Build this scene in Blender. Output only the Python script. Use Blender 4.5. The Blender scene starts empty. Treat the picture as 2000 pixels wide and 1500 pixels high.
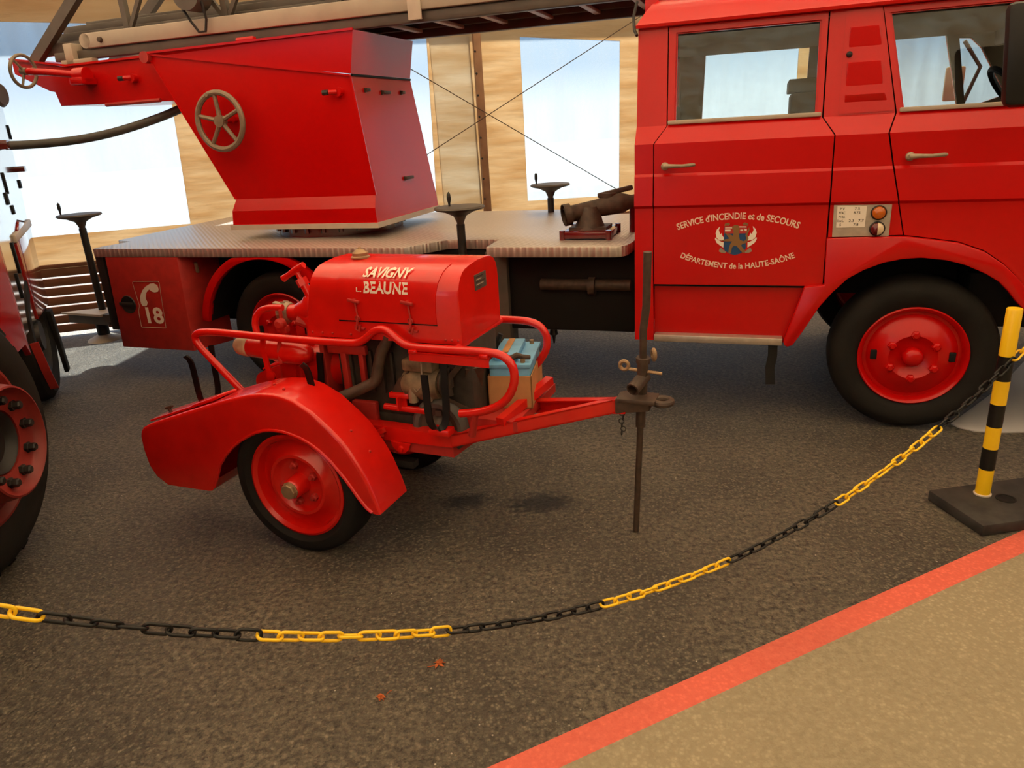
import bpy, bmesh, math, random
from mathutils import Vector, Matrix
from mathutils.geometry import tessellate_polygon
random.seed(7)
SC = bpy.context.scene
COL = SC.collection
PI = math.pi
V = Vector

# ---------------------------------------------------------------- camera
cam_d = bpy.data.cameras.new('camera')
cam = bpy.data.objects.new('camera', cam_d); COL.objects.link(cam)
cam_d.sensor_fit = 'HORIZONTAL'; cam_d.sensor_width = 36.0; cam_d.lens = 36.0*1430/2000
cam_d.clip_start = 0.05; cam_d.clip_end = 400
R0 = ((0.998248781, -0.0591554833, 0.0), (-0.0196646626, -0.331841182, 0.943130283), (-0.0557913277, -0.941478656, -0.332423328))
M = Matrix.Identity(4)
for r in range(3):
    M[r][0] = R0[r][0]; M[r][1] = -R0[r][1]; M[r][2] = -R0[r][2]
M[2][3] = 1.65
cam.matrix_world = M
SC.camera = cam

# ---------------------------------------------------------------- light and exposure
SC.view_settings.view_transform = 'Standard'
SC.view_settings.look = 'None'
SC.view_settings.gamma = 1.0
SC.view_settings.use_curve_mapping = False
SC.view_settings.exposure = 1.68
cy = SC.cycles
cy.max_bounces = 10; cy.diffuse_bounces = 5; cy.glossy_bounces = 5; cy.transmission_bounces = 8
cy.transparent_max_bounces = 16; cy.caustics_reflective = False; cy.caustics_refractive = False
cy.sample_clamp_indirect = 6.0
cy.use_denoising = True

world = bpy.data.worlds.new('sky'); SC.world = world; world.use_nodes = True
wn = world.node_tree; wn.nodes.clear()
wo = wn.nodes.new('ShaderNodeOutputWorld'); wb = wn.nodes.new('ShaderNodeBackground')
wt = wn.nodes.new('ShaderNodeTexCoord'); ws = wn.nodes.new('ShaderNodeSeparateXYZ'); wr = wn.nodes.new('ShaderNodeValToRGB')
wn.links.new(wt.outputs['Generated'], ws.inputs[0]); wn.links.new(ws.outputs['Z'], wr.inputs[0])
wn.links.new(wr.outputs[0], wb.inputs[0]); wn.links.new(wb.outputs[0], wo.inputs[0])
els = wr.color_ramp.elements
els[0].position = 0.0; els[0].color = (1.0, 1.0, 1.0, 1)
els[1].position = 1.0; els[1].color = (0.22, 0.45, 0.9, 1)
e = els.new(0.022); e.color = (0.95, 0.98, 1.0, 1)
e = els.new(0.068); e.color = (0.31, 0.49, 0.70, 1)
wb.inputs[1].default_value = 0.58

sun_d = bpy.data.lights.new('sun', 'SUN'); sun_d.energy = 9.0; sun_d.angle = math.radians(1.5)
sun_d.color = (1.0, 0.95, 0.86)
sun = bpy.data.objects.new('sun', sun_d); COL.objects.link(sun)
sun.location = (2, 12, 14)
sdir = V((-0.10, -0.56, -0.83)).normalized()
sun.rotation_euler = sdir.to_track_quat('-Z', 'Y').to_euler()

# ---------------------------------------------------------------- materials
MATS = {}
def mat(name, color, rough=0.5, metal=0.0, coat=0.0, noise=0.0, nscale=20.0, bump=0.0, bscale=200.0, spec=0.5, trans=0.0, emis=None):
    m = bpy.data.materials.new(name); m.use_nodes = True
    nt = m.node_tree; b = nt.nodes['Principled BSDF']
    b.inputs['Base Color'].default_value = (*color, 1)
    b.inputs['Roughness'].default_value = rough; b.inputs['Metallic'].default_value = metal
    b.inputs['Coat Weight'].default_value = coat; b.inputs['Coat Roughness'].default_value = 0.08
    b.inputs['Specular IOR Level'].default_value = spec
    tc = nt.nodes.new('ShaderNodeTexCoord')
    if noise > 0:
        n = nt.nodes.new('ShaderNodeTexNoise'); n.inputs['Scale'].default_value = nscale; n.inputs['Detail'].default_value = 5
        nt.links.new(tc.outputs['Object'], n.inputs['Vector'])
        mx = nt.nodes.new('ShaderNodeMix'); mx.data_type = 'RGBA'
        mr = nt.nodes.new('ShaderNodeMapRange'); mr.inputs[1].default_value = 0.35; mr.inputs[2].default_value = 0.7
        nt.links.new(n.outputs['Fac'], mr.inputs[0]); nt.links.new(mr.outputs[0], mx.inputs[0])
        mx.inputs[6].default_value = (*[min(1, c*(1+noise*0.5)) for c in color], 1)
        mx.inputs[7].default_value = (*[c*(1-noise) for c in color], 1)
        nt.links.new(mx.outputs[2], b.inputs['Base Color'])
    if bump > 0:
        n2 = nt.nodes.new('ShaderNodeTexNoise'); n2.inputs['Scale'].default_value = bscale
        nt.links.new(tc.outputs['Object'], n2.inputs['Vector'])
        bp = nt.nodes.new('ShaderNodeBump'); bp.inputs['Strength'].default_value = bump; bp.inputs['Distance'].default_value = 0.002
        nt.links.new(n2.outputs['Fac'], bp.inputs['Height']); nt.links.new(bp.outputs[0], b.inputs['Normal'])
    MATS[name] = m
    return m

RED = mat('red_gloss_paint', (0.52, 0.0025, 0.002), 0.26, coat=0.06, noise=0.05, nscale=3, spec=0.35)
RED2 = mat('red_orange_paint', (0.64, 0.008, 0.004), 0.27, coat=0.35, noise=0.10, nscale=9)
RED4 = mat('dusty_dark_red', (0.22, 0.018, 0.013), 0.5, noise=0.2, nscale=10)
RED3 = mat('dull_red_paint', (0.42, 0.02, 0.014), 0.55, noise=0.2, nscale=14)
REDM = mat('mirror_gloss_red', (0.30, 0.01, 0.008), 0.12, coat=1.0)
RUBG = mat('grey_rubber', (0.085, 0.076, 0.068), 0.7, noise=0.2, nscale=12)
RUB = mat('tyre_rubber', (0.011, 0.0095, 0.008), 0.8, noise=0.3, nscale=9, bump=0.25, bscale=90, spec=0.25)
BLK = mat('black_metal', (0.012, 0.011, 0.010), 0.55, noise=0.3, nscale=15)
DRK = mat('underbody_black', (0.006, 0.0055, 0.0055), 0.7, spec=0.3)
PLB = mat('black_plastic', (0.006, 0.006, 0.006), 0.42, spec=0.35)
PBASE = mat('dusty_black_rubber', (0.030, 0.028, 0.025), 0.7, noise=0.5, nscale=14)
YEL = mat('yellow_plastic', (0.90, 0.56, 0.010), 0.36)
ALU = mat('aluminium', (0.60, 0.52, 0.44), 0.38, metal=0.75, noise=0.12, nscale=25)
ALUM = mat('painted_light_metal', (0.58, 0.50, 0.41), 0.5, noise=0.1, nscale=10)
LADB = mat('ladder_beige', (0.40, 0.335, 0.265), 0.55, noise=0.1, nscale=6)
LADD = mat('ladder_brown_grey', (0.085, 0.068, 0.054), 0.55, noise=0.2, nscale=8)
BRN = mat('rusty_brown_metal', (0.060, 0.036, 0.024), 0.6, noise=0.4, nscale=30, bump=0.2)
BRS = mat('dull_brass', (0.34, 0.22, 0.12), 0.5, metal=0.4, noise=0.3, nscale=25)
TAN = mat('bare_cast_metal', (0.34, 0.27, 0.19), 0.5, metal=0.35, noise=0.25, nscale=30)
ENG = mat('engine_grime', (0.035, 0.028, 0.022), 0.65, noise=0.5, nscale=20)
WHT = mat('white_paint', (0.80, 0.72, 0.62), 0.5)
CREAM = mat('cream_lettering', (0.80, 0.58, 0.44), 0.5)
BLUE = mat('shield_blue', (0.006, 0.055, 0.16), 0.5)
GOLD = mat('emblem_gold', (0.22, 0.11, 0.03), 0.5)
BATT = mat('battery_blue', (0.15, 0.40, 0.66), 0.45, noise=0.12, nscale=20)
CARD = mat('cardboard', (0.45, 0.22, 0.085), 0.8, noise=0.12, nscale=15)
AMB = mat('amber_lens', (0.50, 0.11, 0.006), 0.2, coat=0.5)
LRED = mat('dark_red_lens', (0.13, 0.006, 0.008), 0.2, coat=0.5)
LCLR = mat('clear_lens', (0.70, 0.55, 0.36), 0.25, coat=0.5)
INK = mat('dark_ink', (0.03, 0.02, 0.015), 0.6)
CLOTH = mat('seat_vinyl', (0.035, 0.022, 0.018), 0.6)
HEADL = mat('headliner', (0.20, 0.165, 0.12), 0.85)
WOOD = mat('fence_wood', (0.17, 0.065, 0.026), 0.7, noise=0.3, nscale=4)
POLE = mat('pole_brown', (0.26, 0.14, 0.075), 0.6, noise=0.2, nscale=8)
LEAF = mat('dry_leaf', (0.42, 0.10, 0.02), 0.8, noise=0.5, nscale=40)
PALE = mat('pale_board', (0.46, 0.45, 0.46), 0.6, noise=0.06, nscale=3)
HOSE = mat('grey_hose', (0.06, 0.06, 0.055), 0.5, noise=0.2, nscale=10)
SHUT = mat('polished_shutter', (0.62, 0.62, 0.62), 0.10, metal=1.0)
CAPM = mat('beige_cast_cap', (0.50, 0.38, 0.25), 0.55, noise=0.15, nscale=20)
WHL = mat('handwheel_metal', (0.24, 0.19, 0.135), 0.5, metal=0.3, noise=0.2, nscale=20)

def glass_mat(name, tint, fac_gloss):
    m = bpy.data.materials.new(name); m.use_nodes = True; nt = m.node_tree; nt.nodes.clear()
    o = nt.nodes.new('ShaderNodeOutputMaterial'); t = nt.nodes.new('ShaderNodeBsdfTransparent'); g = nt.nodes.new('ShaderNodeBsdfGlossy')
    mx = nt.nodes.new('ShaderNodeMixShader'); fr = nt.nodes.new('ShaderNodeFresnel'); fr.inputs[0].default_value = 1.45
    t.inputs[0].default_value = (*tint, 1); g.inputs['Roughness'].default_value = 0.02
    nt.links.new(fr.outputs[0], mx.inputs[0]); nt.links.new(t.outputs[0], mx.inputs[1]); nt.links.new(g.outputs[0], mx.inputs[2])
    nt.links.new(mx.outputs[0], o.inputs[0]); return m
GLASS = glass_mat('window_glass', (0.86, 0.90, 0.88), 0.1)

def tarp_mat(name, col, tcol, folds=0.0, tw=0.6):
    m = bpy.data.materials.new(name); m.use_nodes = True; nt = m.node_tree; nt.nodes.clear()
    o = nt.nodes.new('ShaderNodeOutputMaterial'); d = nt.nodes.new('ShaderNodeBsdfDiffuse'); t = nt.nodes.new('ShaderNodeBsdfTranslucent')
    mx = nt.nodes.new('ShaderNodeMixShader'); mx.inputs[0].default_value = tw
    tc = nt.nodes.new('ShaderNodeTexCoord'); n = nt.nodes.new('ShaderNodeTexNoise'); mp = nt.nodes.new('ShaderNodeMapping')
    mp.inputs['Scale'].default_value = (0.8, 1.0, 5.0) if folds else (3, 3, 1)
    mp.inputs['Rotation'].default_value = (0, 0.18, 0)
    n.inputs['Scale'].default_value = 1.6; n.inputs['Detail'].default_value = 4; n.inputs['Roughness'].default_value = 0.55
    nt.links.new(tc.outputs['Object'], mp.inputs[0]); nt.links.new(mp.outputs[0], n.inputs['Vector'])
    c = nt.nodes.new('ShaderNodeValToRGB'); c.color_ramp.elements[0].position = 0.36; c.color_ramp.elements[1].position = 0.62
    c.color_ramp.elements[0].color = (*[x*(0.84, 0.74, 0.62)[i] for i, x in enumerate(tcol)], 1); c.color_ramp.elements[1].color = (*tcol, 1)
    nt.links.new(n.outputs['Fac'], c.inputs[0]); nt.links.new(c.outputs[0], t.inputs[0])
    d.inputs[0].default_value = (*col, 1)
    if folds:
        b = nt.nodes.new('ShaderNodeBump'); b.inputs['Strength'].default_value = folds; b.inputs['Distance'].default_value = 0.06
        nt.links.new(n.outputs['Fac'], b.inputs['Height']); nt.links.new(b.outputs[0], t.inputs['Normal']); nt.links.new(b.outputs[0], d.inputs['Normal'])
    nt.links.new(d.outputs[0], mx.inputs[1]); nt.links.new(t.outputs[0], mx.inputs[2]); nt.links.new(mx.outputs[0], o.inputs[0])
    MATS[name] = m; return m
TARPW = tarp_mat('tan_tarp_wall', (0.54, 0.46, 0.33), (0.58, 0.475, 0.335), 0.3)
TARPL = tarp_mat('pale_tarp_flap', (0.60, 0.54, 0.44), (0.50, 0.45, 0.36), 0.25)
TARPD = tarp_mat('glare_cut_tarp', (0.10, 0.08, 0.055), (0.10, 0.075, 0.045), 0.3, 0.3)  # darkened to keep pale reflections off the red paint
TARPR = tarp_mat('tan_tarp_roof', (0.66, 0.61, 0.52), (0.82, 0.745, 0.615), 0.0, 0.6)

def film_mat():
    m = bpy.data.materials.new('clear_film'); m.use_nodes = True; nt = m.node_tree; nt.nodes.clear()
    o = nt.nodes.new('ShaderNodeOutputMaterial'); t = nt.nodes.new('ShaderNodeBsdfTransparent'); d = nt.nodes.new('ShaderNodeBsdfTranslucent')
    g = nt.nodes.new('ShaderNodeBsdfGlossy'); g.inputs['Roughness'].default_value = 0.15
    t.inputs[0].default_value = (0.80, 0.85, 0.88, 1); d.inputs[0].default_value = (0.25, 0.275, 0.29, 1)
    tc = nt.nodes.new('ShaderNodeTexCoord'); mp = nt.nodes.new('ShaderNodeMapping'); mp.inputs['Scale'].default_value = (3.5, 1, 0.8)
    n = nt.nodes.new('ShaderNodeTexNoise'); n.inputs['Scale'].default_value = 1.3; n.inputs['Detail'].default_value = 6
    nt.links.new(tc.outputs['Object'], mp.inputs[0]); nt.links.new(mp.outputs[0], n.inputs['Vector'])
    mr = nt.nodes.new('ShaderNodeMapRange'); mr.inputs[1].default_value = 0.3; mr.inputs[2].default_value = 0.75; mr.inputs[3].default_value = 0.26; mr.inputs[4].default_value = 0.46
    nt.links.new(n.outputs['Fac'], mr.inputs[0])
    mx = nt.nodes.new('ShaderNodeMixShader'); nt.links.new(mr.outputs[0], mx.inputs[0]); nt.links.new(t.outputs[0], mx.inputs[1]); nt.links.new(d.outputs[0], mx.inputs[2])
    m2 = nt.nodes.new('ShaderNodeMixShader'); m2.inputs[0].default_value = 0.04; nt.links.new(mx.outputs[0], m2.inputs[1]); nt.links.new(g.outputs[0], m2.inputs[2])
    nt.links.new(m2.outputs[0], o.inputs[0]); return m
FILM = film_mat()

def ground_mat(name, base, dark, scale, rough, bumpd, stains=(), speck=0.0, speckcol=(0.5, 0.45, 0.38), spec=0.35):
    m = bpy.data.materials.new(name); m.use_nodes = True; nt = m.node_tree; b = nt.nodes['Principled BSDF']
    L = nt.links.new
    tc = nt.nodes.new('ShaderNodeTexCoord')
    def noise(sc, det=4, r=0.6):
        n = nt.nodes.new('ShaderNodeTexNoise'); n.inputs['Scale'].default_value = sc; n.inputs['Detail'].default_value = det; n.inputs['Roughness'].default_value = r
        L(tc.outputs['Object'], n.inputs['Vector']); return n.outputs['Fac']
    def mrange(v, a, c, lo=0.0, hi=1.0):
        r = nt.nodes.new('ShaderNodeMapRange'); L(v, r.inputs[0]); r.inputs[1].default_value = a; r.inputs[2].default_value = c; r.inputs[3].default_value = lo; r.inputs[4].default_value = hi
        return r.outputs[0]
    def mix(f, c1, c2):
        x = nt.nodes.new('ShaderNodeMix'); x.data_type = 'RGBA'
        L(f, x.inputs[0])
        for i, c in ((6, c1), (7, c2)):
            if isinstance(c, tuple): x.inputs[i].default_value = (*c, 1)
            else: L(c, x.inputs[i])
        return x.outputs[2]
    vo = nt.nodes.new('ShaderNodeTexVoronoi'); vo.inputs['Scale'].default_value = scale; L(tc.outputs['Object'], vo.inputs['Vector'])
    fine = mrange(vo.outputs['Distance'], 0.1, 0.62)
    gr = mrange(noise(scale*0.55, 5, 0.7), 0.38, 0.62)
    c1 = mix(fine, tuple(x*1.25 for x in base), dark)
    c2 = mix(gr, dark, c1)
    big = mrange(noise(1.6, 4), 0.35, 0.65)
    c3 = mix(big, c2, mix(gr, tuple(x*0.8 for x in dark), tuple(x*0.86 for x in base)))
    if speck:
        v2 = nt.nodes.new('ShaderNodeTexVoronoi'); v2.inputs['Scale'].default_value = 26; L(tc.outputs['Object'], v2.inputs['Vector'])
        s = mrange(v2.outputs['Distance'], 0.05, 0.10, 1.0, 0.0)
        wn_ = nt.nodes.new('ShaderNodeSeparateColor'); L(v2.outputs['Color'], wn_.inputs[0])
        pick = mrange(wn_.outputs[0], 1-speck, 1-speck+0.01)
        mu = nt.nodes.new('ShaderNodeMath'); mu.operation = 'MULTIPLY'; L(s, mu.inputs[0]); L(pick, mu.inputs[1])
        c3 = mix(mu.outputs[0], c3, speckcol)
    wob = noise(22, 4)
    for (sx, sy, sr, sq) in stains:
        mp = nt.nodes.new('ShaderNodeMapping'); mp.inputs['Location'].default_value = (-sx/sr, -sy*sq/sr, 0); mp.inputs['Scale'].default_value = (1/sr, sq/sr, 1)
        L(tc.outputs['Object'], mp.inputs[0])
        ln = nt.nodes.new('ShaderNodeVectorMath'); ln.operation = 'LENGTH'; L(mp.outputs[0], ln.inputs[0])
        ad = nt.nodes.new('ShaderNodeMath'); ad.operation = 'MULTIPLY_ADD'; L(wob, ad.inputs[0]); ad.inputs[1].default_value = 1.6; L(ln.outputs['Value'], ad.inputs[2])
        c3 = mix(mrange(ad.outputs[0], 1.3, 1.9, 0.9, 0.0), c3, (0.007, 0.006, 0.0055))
    L(c3, b.inputs['Base Color'])
    b.inputs['Roughness'].default_value = rough; b.inputs['Specular IOR Level'].default_value = spec
    hs = nt.nodes.new('ShaderNodeMath'); hs.operation = 'ADD'; L(fine, hs.inputs[0]); L(gr, hs.inputs[1])
    bp = nt.nodes.new('ShaderNodeBump'); bp.inputs['Strength'].default_value = bumpd; bp.inputs['Distance'].default_value = 0.004; bp.invert = True
    L(hs.outputs[0], bp.inputs['Height']); L(bp.outputs[0], b.inputs['Normal'])
    return m
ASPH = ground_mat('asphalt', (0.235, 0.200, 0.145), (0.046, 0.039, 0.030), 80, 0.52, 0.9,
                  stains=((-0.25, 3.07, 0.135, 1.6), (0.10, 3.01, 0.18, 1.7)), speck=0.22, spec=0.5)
PATH = ground_mat('tan_path', (0.37, 0.315, 0.21), (0.285, 0.24, 0.155), 70, 0.75, 0.35, speck=0.0)
LINE = ground_mat('red_line_paint', (0.72, 0.155, 0.105), (0.66, 0.12, 0.08), 70, 0.6, 0.25)
OUTG = mat('pale_paving', (0.24, 0.245, 0.25), 0.9)
GRASS = mat('lawn_green', (0.30, 0.52, 0.05), 0.9)

def deck_mat():
    m = bpy.data.materials.new('tread_plate'); m.use_nodes = True; nt = m.node_tree; b = nt.nodes['Principled BSDF']; L = nt.links.new
    b.inputs['Base Color'].default_value = (0.50, 0.40, 0.31, 1); b.inputs['Metallic'].default_value = 0.7; b.inputs['Roughness'].default_value = 0.40
    tc = nt.nodes.new('ShaderNodeTexCoord')
    w = []
    for ang in (0.785, -0.785):
        mp = nt.nodes.new('ShaderNodeMapping'); mp.inputs['Rotation'].default_value = (0, 0, ang); L(tc.outputs['Object'], mp.inputs[0])
        wv = nt.nodes.new('ShaderNodeTexWave'); wv.inputs['Scale'].default_value = 11.0; L(mp.outputs[0], wv.inputs['Vector']); w.append(wv.outputs['Fac'])
    mu = nt.nodes.new('ShaderNodeMath'); mu.operation = 'MULTIPLY'; L(w[0], mu.inputs[0]); L(w[1], mu.inputs[1])
    bp = nt.nodes.new('ShaderNodeBump'); bp.inputs['Strength'].default_value = 0.6; bp.inputs['Distance'].default_value = 0.006
    L(mu.outputs[0], bp.inputs['Height']); L(bp.outputs[0], b.inputs['Normal'])
    r = nt.nodes.new('ShaderNodeValToRGB'); r.color_ramp.elements[0].color = (0.54, 0.48, 0.43, 1); r.color_ramp.elements[1].color = (0.66, 0.59, 0.53, 1)
    L(mu.outputs[0], r.inputs[0]); L(r.outputs[0], b.inputs['Base Color'])
    return m
DECK = deck_mat()

def add_chips(m, scale, lo, col):
    nt = m.node_tree; b = nt.nodes['Principled BSDF']; L = nt.links.new
    src = b.inputs['Base Color'].links[0].from_socket
    tc = nt.nodes.new('ShaderNodeTexCoord'); n = nt.nodes.new('ShaderNodeTexNoise'); n.inputs['Scale'].default_value = scale; n.inputs['Detail'].default_value = 6; n.inputs['Roughness'].default_value = 0.7
    L(tc.outputs['Object'], n.inputs['Vector'])
    r = nt.nodes.new('ShaderNodeMapRange'); L(n.outputs['Fac'], r.inputs[0]); r.inputs[1].default_value = lo; r.inputs[2].default_value = lo+0.02
    x = nt.nodes.new('ShaderNodeMix'); x.data_type = 'RGBA'; L(r.outputs[0], x.inputs[0]); L(src, x.inputs[6]); x.inputs[7].default_value = (*col, 1)
    L(x.outputs[2], b.inputs['Base Color'])
add_chips(RED2, 26, 0.735, (0.05, 0.018, 0.012))
add_chips(PBASE, 60, 0.72, (0.3, 0.28, 0.25))
# ---------------------------------------------------------------- object helpers
def tag(o, label=None, cat=None, group=None, kind=None):
    if label: o['label'] = label
    if cat: o['category'] = cat
    if group: o['group'] = group
    if kind: o['kind'] = kind
    return o
def empty(name, loc, rz=0.0, label=None, cat=None, group=None):
    o = bpy.data.objects.new(name, None); COL.objects.link(o); o.empty_display_size = 0.2
    o.location = loc; o.rotation_euler = (0, 0, rz)
    return tag(o, label, cat, group)
def link(name, me, mats, parent=None, smooth=35):
    o = bpy.data.objects.new(name, me); COL.objects.link(o)
    for m in (mats if isinstance(mats, (list, tuple)) else [mats]): me.materials.append(m)
    if smooth:
        me.polygons.foreach_set('use_smooth', [True]*len(me.polygons)); me.set_sharp_from_angle(angle=math.radians(smooth))
    if parent: o.parent = parent
    return o
def copy_tree(o, parent=None):
    c = o.copy(); COL.objects.link(c)
    if parent: c.parent = parent
    for ch in list(o.children): copy_tree(ch, c)
    return c

def frame_from(d):
    d = V(d).normalized(); a = V((0, 0, 1)) if abs(d.z) < 0.95 else V((1, 0, 0))
    x = a.cross(d).normalized(); y = d.cross(x); return x, y, d

class MB:
    def __init__(s): s.bm = bmesh.new(); s.mi = 0
    def face(s, vs):
        try:
            f = s.bm.faces.new(vs); f.material_index = s.mi; return f
        except ValueError: return None
    def box(s, lo, hi, bev=0.0, rot=None, about=None):
        x0, y0, z0 = lo; x1, y1, z1 = hi
        c = [(x0,y0,z0),(x1,y0,z0),(x1,y1,z0),(x0,y1,z0),(x0,y0,z1),(x1,y0,z1),(x1,y1,z1),(x0,y1,z1)]
        return s.hexa(c, bev, rot, about)
    def hexa(s, c, bev=0.0, rot=None, about=None):
        t = bmesh.new(); vs = [t.verts.new(p) for p in c]
        for f in ((0,3,2,1),(4,5,6,7),(0,1,5,4),(1,2,6,5),(2,3,7,6),(3,0,4,7)): t.faces.new([vs[i] for i in f])
        if bev: bmesh.ops.bevel(t, geom=list(t.edges), offset=bev, segments=2, affect='EDGES', profile=0.5)
        if rot is not None:
            ab = V(about) if about is not None else V(c[0]).lerp(V(c[6]), 0.5)
            bmesh.ops.transform(t, matrix=Matrix.Translation(ab) @ rot.to_4x4() @ Matrix.Translation(-ab), verts=t.verts)
        s.merge(t); return s
    def merge(s, t, mtx=None):
        mp = {}
        for v in t.verts: mp[v] = s.bm.verts.new(mtx @ v.co if mtx else v.co)
        for f in t.faces:
            g = s.face([mp[v] for v in f.verts])
        t.free()
    def bar(s, a, b, w, h, bev=0.0, up=None):
        a = V(a); b = V(b); d = (b-a).normalized(); u = V(up) if up else V((0, 0, 1))
        x = d.cross(u)
        if x.length < 1e-4: x = d.cross(V((0, 1, 0)))
        x.normalize(); y = x.cross(d).normalized()
        c = []
        for p in (a, b):
            for sx, sy in ((-1,-1),(1,-1),(1,1),(-1,1)): c.append(p + x*sx*w/2 + y*sy*h/2)
        return s.hexa(c, bev)
    def prism(s, poly, fn, d0, d1, bev=0.0):
        # poly: 2-D outline, fn(a, b, depth) gives a 3-D point
        t = bmesh.new(); n = len(poly)
        A = [t.verts.new(fn(p[0], p[1], d0)) for p in poly]; B = [t.verts.new(fn(p[0], p[1], d1)) for p in poly]
        t.faces.new(A); t.faces.new(list(reversed(B)))
        for i in range(n): t.faces.new([A[i], B[i], B[(i+1) % n], A[(i+1) % n]])
        bmesh.ops.recalc_face_normals(t, faces=t.faces)
        if bev: bmesh.ops.bevel(t, geom=list(t.edges), offset=bev, segments=2, affect='EDGES', profile=0.5, clamp_overlap=True)
        s.merge(t); return s
    def tube(s, path, r, seg=12, closed=False, caps=True, flat=None):
        P = [V(p) for p in path]; n = len(P); rs = r if isinstance(r, (list, tuple)) else [r]*n
        rings = []; px = None
        for i in range(n):
            if closed: d = P[(i+1) % n] - P[i-1]
            else: d = P[min(i+1, n-1)] - P[max(i-1, 0)]
            d.normalize()
            if px is None:
                x, y, _ = frame_from(d)
            else:
                x = px - d*px.dot(d)
                if x.length < 1e-5: x, y, _ = frame_from(d)
                x.normalize()
            y = d.cross(x); px = x; ring = []
            if flat:
                fx = V(flat[2]); fx = (fx - d*fx.dot(d)).normalized(); fy = d.cross(fx)
                for sx, sy in ((-1,-1),(1,-1),(1,1),(-1,1)): ring.append(s.bm.verts.new(P[i] + fx*sx*flat[0]/2 + fy*sy*flat[1]/2))
            else:
                for k in range(seg):
                    a = 2*PI*k/seg; ring.append(s.bm.verts.new(P[i] + x*math.cos(a)*rs[i] + y*math.sin(a)*rs[i]))
            rings.append(ring)
        m = len(rings[0])
        for i in range(n if closed else n-1):
            A = rings[i]; B = rings[(i+1) % n]
            for k in range(m): s.face([A[k], A[(k+1) % m], B[(k+1) % m], B[k]])
        if caps and not closed:
            s.face(list(reversed(rings[0]))); s.face(rings[-1])
        return s
    def lathe(s, prof, o, d, seg=32, ang0=0.0, ang1=2*PI):
        # prof: (radius, distance along d)
        o = V(o); x, y, z = frame_from(d); full = abs(ang1-ang0-2*PI) < 1e-6
        rings = []; k = seg if full else seg+1
        for r, t in prof:
            if r < 1e-6: rings.append([s.bm.verts.new(o + z*t)]*k); continue
            rings.append([s.bm.verts.new(o + z*t + x*math.cos(ang0+(ang1-ang0)*i/seg)*r + y*math.sin(ang0+(ang1-ang0)*i/seg)*r) for i in range(k)])
        for A, B in zip(rings, rings[1:]):
            for i in range(seg):
                j = (i+1) % k
                q = []
                for v in (A[i], A[j], B[j], B[i]):
                    if v not in q: q.append(v)
                if len(q) > 2: s.face(q)
        return s
    def cyl(s, a, b, r, seg=20, r2=None):
        a = V(a); b = V(b); L = (b-a).length; r2 = r if r2 is None else r2
        return s.lathe([(0, 0), (r, 0), (r2, L), (0, L)], a, b-a, seg)
    def sphere(s, c, r, seg=16, sc=(1, 1, 1)):
        t = bmesh.new(); bmesh.ops.create_uvsphere(t, u_segments=seg, v_segments=max(8, seg//2), radius=r)
        s.merge(t, Matrix.Translation(V(c)) @ Matrix.Diagonal((*sc, 1))); return s
    def ring(s, c, d, R, r, seg=32, rs=8):
        x, y, z = frame_from(d); c = V(c)
        return s.tube([c + x*math.cos(2*PI*i/seg)*R + y*math.sin(2*PI*i/seg)*R for i in range(seg)], r, rs, closed=True)
    def build(s, name, mats, parent=None, smooth=35):
        bmesh.ops.recalc_face_normals(s.bm, faces=s.bm.faces)
        me = bpy.data.meshes.new(name); s.bm.to_mesh(me); s.bm.free()
        return link(name, me, mats, parent, smooth)

def side(u, w, v): return V((u, v, w))         # polygons drawn in (along, up), depth across
def plan(u, v, w): return V((u, v, w))
def cross(v, w, u): return V((u, v, w))

def interp(tab, x):
    if x <= tab[0][0]: return tab[0][1]
    for (a, b), (c, d) in zip(tab, tab[1:]):
        if x <= c: return b + (d-b)*(x-a)/(c-a) if c > a else d
    return tab[-1][1]

def panel(mb, loops, prof, off=0.0, thick=0.025):
    # a flat outline (with holes) in (along, up), bent to a side profile and given thickness
    t = bmesh.new(); L3 = [[V((u, w, 0)) for u, w in lp] for lp in loops]
    flat = [p for lp in L3 for p in lp]; vs = [t.verts.new((p.x, 0, p.y)) for p in flat]
    for tri in tessellate_polygon(L3):
        try: t.faces.new([vs[i] for i in tri])
        except ValueError: pass
    for w, _ in prof:
        bmesh.ops.bisect_plane(t, geom=list(t.verts)+list(t.edges)+list(t.faces), plane_co=(0, 0, w), plane_no=(0, 0, 1), dist=1e-5)
    bmesh.ops.recalc_face_normals(t, faces=t.faces)
    for v in t.verts: v.co.y = interp(prof, v.co.z) + off
    g = bmesh.ops.extrude_face_region(t, geom=list(t.faces))
    for v in [q for q in g['geom'] if isinstance(q, bmesh.types.BMVert)]: v.co.y += thick
    bmesh.ops.recalc_face_normals(t, faces=t.faces)
    mb.merge(t); return mb

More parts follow.
